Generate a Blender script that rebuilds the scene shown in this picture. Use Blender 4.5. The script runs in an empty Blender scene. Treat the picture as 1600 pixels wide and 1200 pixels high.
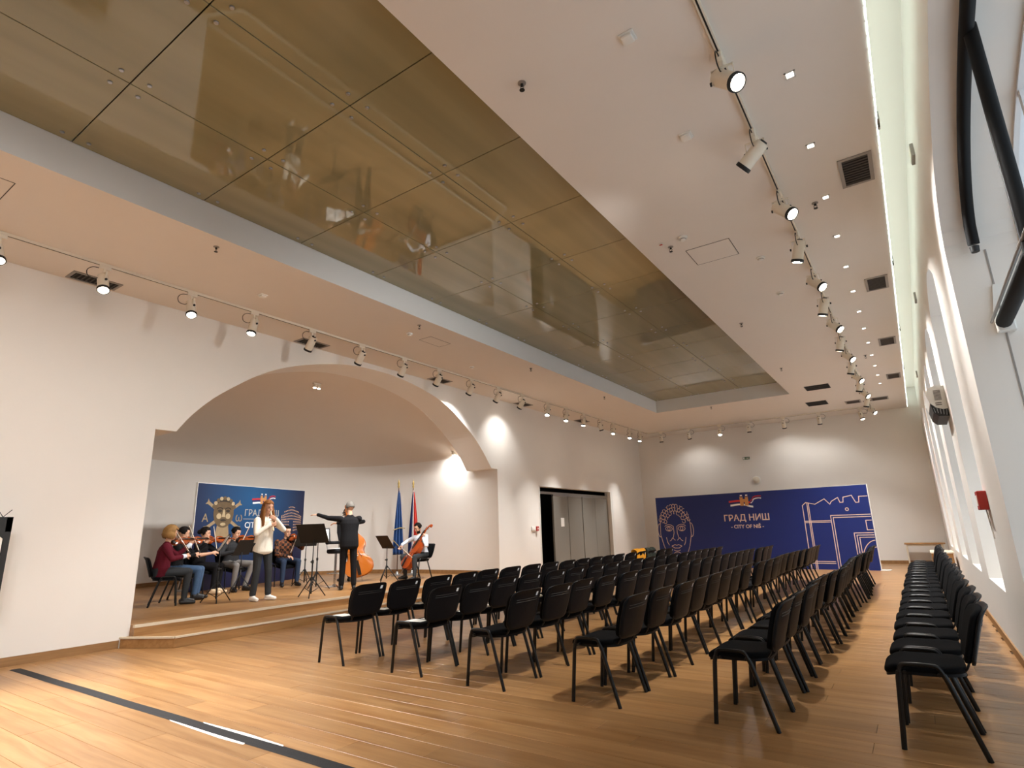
import bpy, bmesh, math, random
import numpy as np
from mathutils import Vector, Matrix, Quaternion

random.seed(7)
scn = bpy.context.scene
COL = scn.collection
PI = math.pi


def V(*a):
    return Vector(a)


def lin(r, g, b):
    f = lambda c: (c / 255 / 12.92) if c / 255 <= 0.04045 else ((c / 255 + 0.055) / 1.055) ** 2.4
    return (f(r), f(g), f(b), 1.0)


# ------------------------------------------------------------------ camera
CAM_H = 1.35
FPX = 892.0
pit, yaw, rol = [math.radians(a) for a in (14.379, 34.371, -1.717)]
Fw = V(-math.sin(yaw) * math.cos(pit), math.cos(yaw) * math.cos(pit), math.sin(pit))
Rt = V(math.cos(yaw), math.sin(yaw), 0)
Up = Rt.cross(Fw)
R2 = math.cos(rol) * Rt + math.sin(rol) * Up
U2 = -math.sin(rol) * Rt + math.cos(rol) * Up
cd = bpy.data.cameras.new('camera')
cd.sensor_fit = 'HORIZONTAL'
cd.sensor_width = 36.0
cd.lens = FPX * 36.0 / 1600.0
cd.clip_start = 0.02
cd.clip_end = 200
cam = bpy.data.objects.new('camera', cd)
COL.objects.link(cam)
m = Matrix.Identity(4)
for i in range(3):
    m[i][0], m[i][1], m[i][2] = R2[i], U2[i], -Fw[i]
m[2][3] = CAM_H
cam.matrix_world = m
scn.camera = cam

# ------------------------------------------------------------------ world, exposure
scn.view_settings.view_transform = 'Standard'
scn.view_settings.look = 'None'
scn.view_settings.gamma = 1.0
scn.view_settings.use_curve_mapping = False
scn.view_settings.exposure = 0.56
w = bpy.data.worlds.new('overcast_sky')
scn.world = w
w.use_nodes = True
bg = w.node_tree.nodes['Background']
bg.inputs[0].default_value = (0.80, 0.90, 1.0, 1)
bg.inputs[1].default_value = 0.95
LAMP_COL = (1.0, 0.995, 0.98)
LAMP_W = 480.0
DOWN_W = 8.0
COVE_E = 3.8

# room dimensions (metres; camera stands at x=0, y=0)
XL, XR = -8.92, 0.57
YB, YF = -3.0, 22.05
ZC = 4.82
CEDGE = 0.275
COVE_Z = 5.45
RX0, RX1, RY0, RY1, ZG = -6.28, -2.41, -2.34, 17.25, 5.20
STZ = 0.27

# window portals (light guides for the daylight openings)
WIN = [(7.52 + 2.66 * k, 7.52 + 2.66 * k + 1.69) for k in range(5)]
W_SILL, W_SPR, W_CROWN = 0.63, 3.97, 4.26
BAY_C, BAY_H, BAY_SPR, BAY_RISE, BAY_SILL = 3.30, 2.67, 3.55, 0.92, 0.25


def portal(name, y0, y1, z0, z1):
    l = bpy.data.lights.new(name, 'AREA')
    l.shape = 'RECTANGLE'
    l.size = y1 - y0
    l.size_y = z1 - z0
    l.cycles.is_portal = True
    o = bpy.data.objects.new(name, l)
    COL.objects.link(o)
    o.matrix_world = Matrix(((0, 0, 1, 1.30), (1, 0, 0, (y0 + y1) / 2), (0, 1, 0, (z0 + z1) / 2), (0, 0, 0, 1)))
    return o


for a, b in WIN:
    portal('window_portal', a, b, W_SILL, W_CROWN)
portal('window_portal', BAY_C - BAY_H, BAY_C + BAY_H, BAY_SILL, BAY_SPR + BAY_RISE)


# ------------------------------------------------------------------ materials
def material(name, col, rough=0.5, metal=0.0, spec=0.5, bump=0.0, bscale=60.0, var=0.0, vscale=3.0, coat=0.0, emit=None, estr=0.0, ior=None):
    mt = bpy.data.materials.new(name)
    mt.use_nodes = True
    nt = mt.node_tree
    b = nt.nodes['Principled BSDF']
    b.inputs['Base Color'].default_value = col
    b.inputs['Roughness'].default_value = rough
    b.inputs['Metallic'].default_value = metal
    b.inputs['Specular IOR Level'].default_value = spec
    b.inputs['Coat Weight'].default_value = coat
    if ior:
        b.inputs['IOR'].default_value = ior
    if emit:
        b.inputs['Emission Color'].default_value = emit
        b.inputs['Emission Strength'].default_value = estr
    if var or bump:
        tc = nt.nodes.new('ShaderNodeTexCoord')
    if var:
        n = nt.nodes.new('ShaderNodeTexNoise')
        n.inputs['Scale'].default_value = vscale
        n.inputs['Detail'].default_value = 4
        nt.links.new(tc.outputs['Object'], n.inputs['Vector'])
        mx = nt.nodes.new('ShaderNodeMix')
        mx.data_type = 'RGBA'
        mx.inputs[6].default_value = tuple(c * (1 - var) for c in col[:3]) + (1,)
        mx.inputs[7].default_value = tuple(min(1, c * (1 + var)) for c in col[:3]) + (1,)
        nt.links.new(n.outputs['Fac'], mx.inputs[0])
        nt.links.new(mx.outputs[2], b.inputs['Base Color'])
    if bump:
        n2 = nt.nodes.new('ShaderNodeTexNoise')
        n2.inputs['Scale'].default_value = bscale
        nt.links.new(tc.outputs['Object'], n2.inputs['Vector'])
        bp = nt.nodes.new('ShaderNodeBump')
        bp.inputs['Strength'].default_value = bump
        bp.inputs['Distance'].default_value = 0.01
        nt.links.new(n2.outputs['Fac'], bp.inputs['Height'])
        nt.links.new(bp.outputs['Normal'], b.inputs['Normal'])
    return mt


def wood(name, c0, c1, rough=0.35, axis=0, scale=1.0, rnd='object', amount=0.35):
    """oak-like grain stretched along one axis; each board gets its own tint"""
    mt = bpy.data.materials.new(name)
    mt.use_nodes = True
    nt = mt.node_tree
    L = nt.links.new
    b = nt.nodes['Principled BSDF']
    geo = nt.nodes.new('ShaderNodeNewGeometry')
    mp = nt.nodes.new('ShaderNodeMapping')
    s = [14.0 * scale] * 3
    s[axis] = 0.9 * scale
    mp.inputs['Scale'].default_value = s
    L(geo.outputs['Position'], mp.inputs['Vector'])
    n = nt.nodes.new('ShaderNodeTexNoise')
    n.inputs['Scale'].default_value = 1.0
    n.inputs['Detail'].default_value = 6
    n.inputs['Roughness'].default_value = 0.62
    n.inputs['Distortion'].default_value = 0.6
    L(mp.outputs[0], n.inputs['Vector'])
    ramp = nt.nodes.new('ShaderNodeValToRGB')
    ramp.color_ramp.elements[0].position = 0.32
    ramp.color_ramp.elements[0].color = c0
    ramp.color_ramp.elements[1].position = 0.66
    ramp.color_ramp.elements[1].color = c1
    L(n.outputs['Fac'], ramp.inputs[0])
    if rnd == 'object':
        oi = nt.nodes.new('ShaderNodeObjectInfo')
        r = oi.outputs['Random']
    else:
        r = geo.outputs['Random Per Island']
    mr = nt.nodes.new('ShaderNodeMapRange')
    mr.inputs[3].default_value = 1 - amount * 0.5
    mr.inputs[4].default_value = 1 + amount * 0.35
    L(r, mr.inputs[0])
    hsv = nt.nodes.new('ShaderNodeHueSaturation')
    L(mr.outputs[0], hsv.inputs['Value'])
    L(ramp.outputs[0], hsv.inputs['Color'])
    L(hsv.outputs[0], b.inputs['Base Color'])
    b.inputs['Roughness'].default_value = rough
    bp = nt.nodes.new('ShaderNodeBump')
    bp.inputs['Strength'].default_value = 0.12
    bp.inputs['Distance'].default_value = 0.004
    L(n.outputs['Fac'], bp.inputs['Height'])
    L(bp.outputs['Normal'], b.inputs['Normal'])
    return mt


M = {}
M['wall'] = material('wall_paint', lin(232, 227, 220), 0.85, spec=0.2, bump=0.05, bscale=90, var=0.015)
M['ceiling'] = material('ceiling_paint', lin(226, 219, 211), 0.9, spec=0.15, bump=0.03, bscale=80, var=0.015)
M['apse'] = material('apse_vault_paint', lin(222, 210, 196), 0.9, spec=0.15, var=0.015)
M['recess'] = material('recess_side_paint', lin(222, 222, 220), 0.9, spec=0.15, var=0.01)
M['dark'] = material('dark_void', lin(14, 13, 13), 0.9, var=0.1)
M['plank'] = wood('oak_plank', lin(142, 99, 56), lin(172, 130, 84), 0.33, amount=0.3)
M['plank_field'] = wood('oak_plank_field', lin(142, 99, 56), lin(172, 130, 84), 0.33, rnd='island', amount=0.3)
M['floor_gap'] = material('floor_joint', lin(84, 58, 34), 0.8, var=0.1)
M['oak'] = wood('oak_board', lin(148, 106, 60), lin(176, 132, 84), 0.4, axis=1, amount=0.1)
M['oak_trim'] = wood('oak_trim', lin(136, 98, 58), lin(160, 120, 76), 0.45, axis=1, amount=0.1)
M['nosing'] = material('step_nosing', lin(214, 200, 176), 0.45, var=0.05)
M['black_fabric'] = material('black_upholstery', lin(10, 10, 12), 0.95, spec=0.12, bump=0.25, bscale=900, var=0.1)
M['black_plastic'] = material('black_shell_plastic', lin(9, 10, 14), 0.5, spec=0.18, bump=0.06, bscale=500)
M['black_steel'] = material('black_steel_tube', lin(11, 10, 10), 0.36, spec=0.35, var=0.1)
M['tube_black'] = material('tube_black_paint', lin(12, 12, 13), 0.6, spec=0.2, var=0.1)
M['matte_black'] = material('matte_black_metal', lin(16, 16, 16), 0.55, var=0.1)
M['sticker'] = material('white_sticker', lin(225, 228, 230), 0.6, var=0.03)
M['paper'] = material('paper_sheet', lin(240, 238, 232), 0.8, var=0.02)
M['white_metal'] = material('white_lamp_housing', lin(226, 217, 200), 0.4, var=0.03)
M['white_plastic'] = material('white_plastic', lin(230, 228, 222), 0.45, var=0.02)
M['grey_metal'] = material('grey_grille_frame', lin(150, 144, 138), 0.5, metal=0.3, var=0.05)
M['grille'] = material('dark_grille_slat', lin(62, 55, 50), 0.6, var=0.1)
M['chrome'] = material('chrome_metal', lin(210, 210, 212), 0.12, metal=1.0, var=0.02)
M['steel'] = material('brushed_steel', lin(165, 165, 165), 0.35, metal=0.9, var=0.05)
M['lamp_on'] = material('lit_lamp_lens', (1, 0.93, 0.82, 1), 0.3, emit=(1, 0.9, 0.75, 1), estr=22, var=0.01)
M['lamp_off'] = material('unlit_lamp_lens', lin(70, 66, 60), 0.15, var=0.1)
M['led'] = material('led_strip', (1, 1, 1, 1), 0.4, emit=(0.82, 1.0, 0.95, 1), estr=COVE_E, var=0.01)
M['downlight'] = material('downlight_glow', (1, 0.95, 0.88, 1), 0.4, emit=(1, 0.92, 0.82, 1), estr=9, var=0.01)
M['grey_panel'] = material('grey_door_panel', lin(126, 122, 114), 0.55, var=0.03)
M['red'] = material('red_plastic', lin(176, 44, 34), 0.45, var=0.05)
M['green'] = material('exit_green', lin(40, 92, 58), 0.5, var=0.1)
M['tape'] = material('black_cable_tape', lin(40, 38, 38), 0.8, spec=0.2, bump=0.2, bscale=120, var=0.12, vscale=12)
M['orange_cloth'] = material('orange_cloth', lin(226, 150, 24), 0.9, bump=0.2, bscale=40, var=0.12, vscale=9)
M['green_cloth'] = material('dark_green_cloth', lin(42, 46, 36), 0.95, bump=0.2, bscale=40, var=0.2, vscale=9)
M['window_frame'] = material('white_window_frame', lin(225, 226, 228), 0.4, var=0.02)


def glass_ceiling_mat():
    mt = bpy.data.materials.new('olive_glass')
    mt.use_nodes = True
    nt = mt.node_tree
    L = nt.links.new
    b = nt.nodes['Principled BSDF']
    geo = nt.nodes.new('ShaderNodeNewGeometry')
    mp = nt.nodes.new('ShaderNodeMapping')
    mp.inputs['Rotation'].default_value = (0, 0, math.radians(0))
    mp.inputs['Scale'].default_value = (3.4, 0.12, 1)
    L(geo.outputs['Position'], mp.inputs['Vector'])
    n = nt.nodes.new('ShaderNodeTexNoise')
    n.inputs['Scale'].default_value = 1.0
    n.inputs['Detail'].default_value = 2
    L(mp.outputs[0], n.inputs['Vector'])
    mx = nt.nodes.new('ShaderNodeMix')
    mx.data_type = 'RGBA'
    mx.inputs[6].default_value = lin(126, 120, 90)
    mx.inputs[7].default_value = lin(162, 154, 120)
    L(n.outputs['Fac'], mx.inputs[0])
    L(mx.outputs[2], b.inputs['Base Color'])
    b.inputs['Roughness'].default_value = 0.03
    b.inputs['IOR'].default_value = 1.62
    return mt


M['olive_glass'] = glass_ceiling_mat()


def pane_mat():
    mt = bpy.data.materials.new('clear_pane')
    mt.use_nodes = True
    nt = mt.node_tree
    nt.nodes.remove(nt.nodes['Principled BSDF'])
    out = nt.nodes['Material Output']
    t = nt.nodes.new('ShaderNodeBsdfTransparent')
    t.inputs[0].default_value = (0.94, 0.97, 0.97, 1)
    g = nt.nodes.new('ShaderNodeBsdfGlossy')
    g.inputs['Roughness'].default_value = 0.02
    f = nt.nodes.new('ShaderNodeFresnel')
    mx = nt.nodes.new('ShaderNodeMixShader')
    nt.links.new(f.outputs[0], mx.inputs[0])
    nt.links.new(t.outputs[0], mx.inputs[1])
    nt.links.new(g.outputs[0], mx.inputs[2])
    nt.links.new(mx.outputs[0], out.inputs[0])
    return mt


M['pane'] = pane_mat()


# ------------------------------------------------------------------ mesh helpers
class MB:
    """collects shapes; build() links them as ONE mesh object"""

    def __init__(s):
        s.v, s.f, s.mi = [], [], []

    def add(s, vs, fs, mi=0):
        k = len(s.v)
        s.v += [tuple(v) for v in vs]
        s.f += [tuple(i + k for i in f) for f in fs]
        s.mi += [mi] * len(fs)
        return s

    def quad(s, a, b, c, d, mi=0):
        return s.add([a, b, c, d], [(0, 1, 2, 3)], mi)

    def box(s, lo, hi, mi=0, mat=None):
        x0, y0, z0 = lo
        x1, y1, z1 = hi
        vs = [V(x0, y0, z0), V(x1, y0, z0), V(x1, y1, z0), V(x0, y1, z0), V(x0, y0, z1), V(x1, y0, z1), V(x1, y1, z1), V(x0, y1, z1)]
        if mat is not None:
            vs = [mat @ v for v in vs]
        return s.add(vs, [(0, 3, 2, 1), (4, 5, 6, 7), (0, 1, 5, 4), (1, 2, 6, 5), (2, 3, 7, 6), (3, 0, 4, 7)], mi)

    def rbox(s, lo, hi, r=0.01, mi=0, mat=None, seg=2):
        bm = bmesh.new()
        bmesh.ops.create_cube(bm, size=1)
        for v in bm.verts:
            v.co = V(*[lo[i] + (v.co[i] + .5) * (hi[i] - lo[i]) for i in range(3)])
        bmesh.ops.bevel(bm, geom=bm.edges[:], offset=r, segments=seg, affect='EDGES', profile=0.5)
        bm.verts.index_update()
        vs = [(mat @ v.co) if mat is not None else v.co.copy() for v in bm.verts]
        fs = [[v.index for v in f.verts] for f in bm.faces]
        bm.free()
        return s.add(vs, fs, mi)

    def bar(s, p0, p1, w, h, mi=0, up=V(0, 0, 1)):
        p0, p1 = V(*p0), V(*p1)
        d = (p1 - p0).normalized()
        if abs(d.dot(up)) > .98:
            up = V(1, 0, 0)
        a = d.cross(up).normalized()
        b = a.cross(d)
        c = [a * w / 2 + b * h / 2, -a * w / 2 + b * h / 2, -a * w / 2 - b * h / 2, a * w / 2 - b * h / 2]
        vs = [p0 + k for k in c] + [p1 + k for k in c]
        return s.add(vs, [(0, 1, 2, 3), (7, 6, 5, 4), (0, 4, 5, 1), (1, 5, 6, 2), (2, 6, 7, 3), (3, 7, 4, 0)], mi)

    def tube(s, path, r, n=8, caps=True, mi=0, flat=1.0):
        P = [V(*p) for p in path]
        rs = r if isinstance(r, (list, tuple)) else [r] * len(P)
        d0 = (P[1] - P[0]).normalized()
        a = d0.cross(V(0, 0, 1))
        if a.length < 1e-3:
            a = d0.cross(V(0, 1, 0))
        a.normalize()
        vs, fs = [], []
        pd = d0
        for i, p in enumerate(P):
            if i == 0:
                d = d0
            elif i == len(P) - 1:
                d = (P[i] - P[i - 1]).normalized()
            else:
                d = ((P[i + 1] - P[i]).normalized() + (P[i] - P[i - 1]).normalized()).normalized()
            q = pd.rotation_difference(d)
            a = (q @ a)
            a = (a - d * a.dot(d)).normalized()
            b = d.cross(a)
            pd = d
            for k in range(n):
                t = 2 * PI * k / n
                vs.append(p + (a * math.cos(t) + b * math.sin(t) * flat) * rs[i])
        for i in range(len(P) - 1):
            for k in range(n):
                fs.append((i * n + k, i * n + (k + 1) % n, (i + 1) * n + (k + 1) % n, (i + 1) * n + k))
        if caps:
            fs.append(tuple(range(n - 1, -1, -1)))
            fs.append(tuple((len(P) - 1) * n + k for k in range(n)))
        return s.add(vs, fs, mi)

    def lathe(s, prof, n=16, mat=None, mi=0, caps=True):
        """profile of (r, z) turned about local z"""
        vs, fs = [], []
        for r, z in prof:
            for k in range(n):
                t = 2 * PI * k / n
                p = V(r * math.cos(t), r * math.sin(t), z)
                vs.append(mat @ p if mat is not None else p)
        for i in range(len(prof) - 1):
            for k in range(n):
                fs.append((i * n + k, i * n + (k + 1) % n, (i + 1) * n + (k + 1) % n, (i + 1) * n + k))
        if caps:
            fs.append(tuple(range(n - 1, -1, -1)))
            fs.append(tuple((len(prof) - 1) * n + k for k in range(n)))
        return s.add(vs, fs, mi)

    def prism(s, pts, t0, t1, mat=None, mi=0):
        """2-D outline (x, y) extruded from z=t0 to t1, placed by mat"""
        n = len(pts)
        vs = [V(x, y, t0) for x, y in pts] + [V(x, y, t1) for x, y in pts]
        if mat is not None:
            vs = [mat @ v for v in vs]
        fs = [tuple(range(n - 1, -1, -1)), tuple(range(n, 2 * n))]
        fs += [(i, (i + 1) % n, n + (i + 1) % n, n + i) for i in range(n)]
        return s.add(vs, fs, mi)

    def ball(s, c, r, n=12, mi=0, mat=None):
        rr = r if isinstance(r, (list, tuple)) else (r, r, r)
        c = V(*c)
        vs, fs = [], []
        k = n // 2
        for i in range(1, k):
            a = PI * i / k
            for j in range(n):
                t = 2 * PI * j / n
                p = V(rr[0] * math.sin(a) * math.cos(t), rr[1] * math.sin(a) * math.sin(t), rr[2] * math.cos(a))
                vs.append(c + (mat @ p if mat is not None else p))
        top, bot = V(0, 0, rr[2]), V(0, 0, -rr[2])
        vs.append(c + (mat @ top if mat is not None else top))
        vs.append(c + (mat @ bot if mat is not None else bot))
        T, B = len(vs) - 2, len(vs) - 1
        for i in range(k - 2):
            for j in range(n):
                fs.append((i * n + j, (i + 1) * n + j, (i + 1) * n + (j + 1) % n, i * n + (j + 1) % n))
        for j in range(n):
            fs.append((T, j, (j + 1) % n))
            fs.append((B, (k - 2) * n + (j + 1) % n, (k - 2) * n + j))
        return s.add(vs, fs, mi)

    def capsule(s, p0, p1, r0, r1, n=12, mi=0):
        p0, p1 = V(*p0), V(*p1)
        d = p1 - p0
        L = d.length
        d = d.normalized() if L > 1e-6 else V(0, 0, 1)
        path, rs = [], []
        for i in range(1, 4):
            a = PI / 2 * i / 3.2
            path.append(p0 - d * r0 * math.cos(a))
            rs.append(r0 * math.sin(a))
        path += [p0, p1] if L > 1e-6 else [p0]
        rs += [r0, r1] if L > 1e-6 else [r0]
        for i in range(3, 0, -1):
            a = PI / 2 * i / 3.2
            path.append(p1 + d * r1 * math.cos(a))
            rs.append(r1 * math.sin(a))
        return s.tube(path, rs, n, True, mi)

    def mesh(s, name):
        me = bpy.data.meshes.new(name)
        me.from_pydata(s.v, [], s.f)
        if any(s.mi):
            me.polygons.foreach_set('material_index', s.mi)
        me.update()
        return me

    def build(s, name, mat, parent=None, smooth=False, autosmooth=None, weld=False):
        me = s.mesh(name)
        if weld:
            bm = bmesh.new()
            bm.from_mesh(me)
            bmesh.ops.remove_doubles(bm, verts=bm.verts[:], dist=1e-4)
            bm.to_mesh(me)
            bm.free()
        for mm in (mat if isinstance(mat, (list, tuple)) else [mat]):
            me.materials.append(M[mm] if isinstance(mm, str) else mm)
        if smooth:
            me.polygons.foreach_set('use_smooth', [True] * len(me.polygons))
            if autosmooth:
                try:
                    me.set_sharp_from_angle(angle=math.radians(autosmooth))
                except Exception:
                    pass
        return link(name, me, parent)


def link(name, me, parent=None):
    o = bpy.data.objects.new(name, me)
    COL.objects.link(o)
    if parent is not None:
        o.parent = parent
    return o


def tag(o, label=None, cat=None, group=None, kind=None):
    if label:
        o['label'] = label
    if cat:
        o['category'] = cat
    if group:
        o['group'] = group
    if kind:
        o['kind'] = kind
    return o


def empty(name, loc=(0, 0, 0), rz=0.0, label=None, cat=None, group=None):
    o = bpy.data.objects.new(name, None)
    o.empty_display_size = 0.1
    COL.objects.link(o)
    o.location = loc
    o.rotation_euler = (0, 0, rz)
    return tag(o, label, cat, group)


def copy_tree(o, parent=None):
    c = o.copy()
    COL.objects.link(c)
    c.parent = parent
    for ch in [q for q in o.children if q.type != 'LIGHT']:
        copy_tree(ch, c)
    return c


def struct(o):
    o['kind'] = 'structure'
    return o


def frame(origin, xa, ya, za):
    mm = Matrix.Identity(4)
    for i in range(3):
        mm[i][0], mm[i][1], mm[i][2], mm[i][3] = xa[i], ya[i], za[i], origin[i]
    return mm


def smooth_path(pts, n=6):
    """Catmull-Rom through points"""
    P = [V(*p) for p in pts]
    P = [P[0] * 2 - P[1]] + P + [P[-1] * 2 - P[-2]]
    out = []
    for i in range(1, len(P) - 2):
        for k in range(n):
            t = k / n
            a, b, c, d = P[i - 1], P[i], P[i + 1], P[i + 2]
            out.append(0.5 * (2 * b + (c - a) * t + (2 * a - 5 * b + 4 * c - d) * t * t + (3 * b - a - 3 * c + d) * t ** 3))
    out.append(P[-2])
    return out


def text_mesh(body, size, extrude=0.002, align='CENTER', bold=0.0):
    cu = bpy.data.curves.new('lettering', 'FONT')
    cu.body = body
    cu.size = size
    cu.extrude = extrude
    cu.align_x = align
    cu.align_y = 'CENTER'
    cu.offset = bold
    cu.resolution_u = 3
    o = bpy.data.objects.new('lettering', cu)
    COL.objects.link(o)
    dg = bpy.context.evaluated_depsgraph_get()
    me = bpy.data.meshes.new_from_object(o.evaluated_get(dg))
    bpy.data.objects.remove(o)
    bpy.data.curves.remove(cu)
    return me


ORD = ['first', 'second', 'third', 'fourth', 'fifth', 'sixth', 'seventh', 'eighth', 'ninth', 'tenth', 'eleventh', 'twelfth', 'thirteenth', 'fourteenth', 'fifteenth', 'sixteenth', 'seventeenth', 'eighteenth', 'nineteenth', 'twentieth', 'twenty-first', 'twenty-second']
# ================================================================== the room shell
# ---- floor: slab, individual planks near the camera, the rest as one field
PW, PL = 0.20, 1.95
fl = MB().box((XL - .3, YB, -0.12), (XR + .75, YF + .1, -0.012)).build('floor', 'floor_gap')
struct(fl)
plank_me = {}


def plank_mesh(x0, x1):
    k = round(x1 - x0, 2)
    if k not in plank_me:
        me = MB().rbox((0, 0.0012, -0.012), (k - 0.0024, PW - 0.0012, 0), 0.0012, seg=1).mesh('plank')
        me.materials.append(M['plank'])
        plank_me[k] = me
    return plank_me[k]


field = MB()
rng = random.Random(3)
ny = 0
y = 1.36 - PW * 22
row = 0
while y < YF:
    off = rng.choice([0, .33, .66, .15, .5, .85]) * PL
    x = XL - off
    while x < XR:
        a, b = max(x, XL), min(x + PL, XR)
        a, b = round(a, 2), round(b, 2)
        if b - a > .08:
            if 1.35 <= y < 10.6 and ny < 298:
                o = link('plank', plank_mesh(a, b), fl)
                o.location = (a, y, 0)
                ny += 1
            else:
                y1 = min(y + PW, YF)
                field.box((a + .0012, y + .0012, -0.012), (b - .0012, y1 - .0012, 0))
        x += PL
    y += PW
    row += 1
o = field.build('plank_field', 'plank_field', fl)
o['kind'] = 'stuff'
# floor of the two bays in the right wall
MB().box((XR, BAY_C - BAY_H, -0.012), (1.3, BAY_C + BAY_H, 0)).build('bay_threshold', 'plank_field', fl)

# ---- arch profile of the stage opening (y, z), measured
arch = [(4.10, 2.93), (4.30, 3.21), (4.61, 3.53), (4.97, 3.81), (5.29, 4.03), (5.64, 4.22), (6.02, 4.375), (6.36, 4.48), (6.72, 4.57), (7.17, 4.66), (7.66, 4.705), (8.19, 4.71), (8.50, 4.695), (8.96, 4.64), (9.40, 4.56), (9.81, 4.46), (10.15, 4.34), (10.51, 4.165), (10.85, 3.95), (11.25, 3.68), (11.60, 3.36), (11.98, 2.93)]
arch = [(p.y, p.z) for p in smooth_path([(0, a, b) for a, b in arch], 3)]
JL, JR = 3.81, 12.24
D0, D1, DZ = 14.29, 19.15, 2.57
AX = -9.75  # inner face of the front arch

wl = MB()


def wq(y0, y1, z0, z1, X=XL):
    wl.quad((X, y1, z0), (X, y0, z0), (X, y0, z1), (X, y1, z1))


wq(YB, JL, 0, ZC)
for (ya, za), (yb, zb) in zip(arch[:-1], arch[1:]):
    wl.quad((XL, yb, zb), (XL, ya, za), (XL, ya, ZC), (XL, yb, ZC))
    wl.quad((XL, ya, za), (XL, yb, zb), (AX, yb, zb), (AX, ya, za))
wq(JL, arch[0][0], 2.93, ZC)
wq(arch[-1][0], JR, 2.93, ZC)
wl.quad((XL, JL, 2.93), (XL, arch[0][0], 2.93), (AX, arch[0][0], 2.93), (AX, JL, 2.93))
wl.quad((XL, arch[-1][0], 2.93), (XL, JR, 2.93), (AX, JR, 2.93), (AX, arch[-1][0], 2.93))
wl.quad((XL, JL, 0), (XL, JL, 2.93), (AX, JL, 2.93), (AX, JL, 0))
wl.quad((XL, JR, 2.93), (XL, JR, 0), (AX, JR, 0), (AX, JR, 2.93))
wq(JR, D0, 0, ZC)
wq(D0, D1, DZ, ZC)
wq(D1, YF, 0, ZC)
for yy in (D0, D1):
    wl.quad((XL, yy, 0), (XL, yy, DZ), (XL - .22, yy, DZ), (XL - .22, yy, 0))
wl.quad((XL, D0, DZ), (XL, D1, DZ), (XL - .22, D1, DZ), (XL - .22, D0, DZ))
wl.quad((XL, JL, 0), (XL, JR, 0), (XL, JR, .02), (XL, JL, .02))
struct(wl.build('wall_left', 'wall'))

# ---- apse behind the arch: straight side walls, curved back wall, half-dome vault
AZ = 3.35
SX = -11.57
CY, AY, AXD = (JL + JR) / 2, (JR - JL) / 2, 4.3
plan = [(AX, JL)]
plan += [(SX - AXD * math.sin(PI * k / 40), CY - AY * math.cos(PI * k / 40)) for k in range(41)]
plan += [(AX, JR)]
wa = MB()
for (xa, ya), (xb, yb) in zip(plan[:-1], plan[1:]):
    wa.quad((xa, ya, 0), (xb, yb, 0), (xb, yb, AZ), (xa, ya, AZ))
# front face of the side walls above the ledge, between arch soffit and wall top
o = struct(wa.build('wall_apse', 'wall', smooth=True, autosmooth=40, weld=True))
va = MB()
NS = 10
A = []
N = 44
up_arch = [p for p in arch if p[1] >= AZ - .02]


def along(pts, n):
    P = [V(*p) for p in pts]
    d = [0]
    for a, b in zip(P[:-1], P[1:]):
        d.append(d[-1] + (b - a).length)
    out = []
    for k in range(n + 1):
        t = d[-1] * k / n
        j = max(i for i in range(len(d)) if d[i] <= t + 1e-9)
        j = min(j, len(P) - 2)
        out.append(P[j].lerp(P[j + 1], (t - d[j]) / max(1e-9, d[j + 1] - d[j])))
    return out


ar = along([(AX, a, b) for a, b in up_arch], N)
pl = along([(x, y_, AZ) for x, y_ in plan], N)
grid = []
for k in range(N + 1):
    colm = []
    for s_ in range(NS + 1):
        t = s_ / NS * PI / 2
        p = ar[k].lerp(pl[k], math.sin(t))
        z = AZ + (ar[k].z - AZ) * (math.cos(t) ** 1.0)
        colm.append(V(p.x, p.y, max(z, AZ)))
    grid.append(colm)
for k in range(N):
    for s_ in range(NS):
        va.quad(grid[k][s_], grid[k][s_ + 1], grid[k + 1][s_ + 1], grid[k + 1][s_])
# close the corners between the arch soffit, the ledges and the side walls
for side in (0, 1):
    yw = JL if side == 0 else JR
    pts = [p for p in arch if p[1] <= AZ + .02]
    pts = [p for p in pts if (p[0] < CY) == (side == 0)]
    pts.sort(key=lambda p: p[1])
    for (ya, za), (yb, zb) in zip(pts[:-1], pts[1:]):
        va.quad((AX, ya, za), (AX, yb, zb), (AX, yw, zb), (AX, yw, za))
    e = up_arch[0] if side == 0 else up_arch[-1]
    va.quad((AX, e[0], e[1]), (AX, yw, e[1]), (AX, yw, AZ + .03), (AX, e[0], AZ + .03))
struct(va.build('ceiling_apse', 'apse', smooth=True, autosmooth=50, weld=True))

# ---- stage platform with one step, pale nosings
st = empty('stage_platform', (0, 0, 0))
struct(st)
apoly = [(x, y_) for x, y_ in plan]
b = MB()
top = [(-8.80, JL + .002), (AX, JL + .002)] + [(x, min(max(y_, JL + .002), JR - .002)) for x, y_ in plan[1:-1]] + [(AX, JR - .002), (-8.80, JR - .002)]
b.prism(top, 0.0, STZ)
b.build('stage_floor', 'oak', st)
step = [(-8.90, 3.70), (-8.22, 4.06), (-8.22, 12.02), (-8.90, 12.36)]
MB().prism(step[::-1], 0.0, 0.135).build('step', 'oak', st)
MB().box((-8.842, JL, STZ - .03), (-8.79, JR, STZ + .004)).build('nosing', 'nosing', st)
nb = MB()
for a_, b_ in zip(step[:-1], step[1:]):
    nb.bar((a_[0] - .0, a_[1], .128), (b_[0], b_[1], .128), .05, .022)
nb.build('nosing', 'nosing', st)
bb = MB()
for (xa, ya), (xb, yb) in zip(plan[1:-2], plan[2:-1]):
    bb.bar((xa + .006, ya, STZ + .05), (xb + .006, yb, STZ + .05), .02, .10)
bb.box((SX, JR - .014, STZ), (XL - .02, JR - .0005, STZ + .1))
bb.build('baseboard', 'oak_trim', st)

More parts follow.
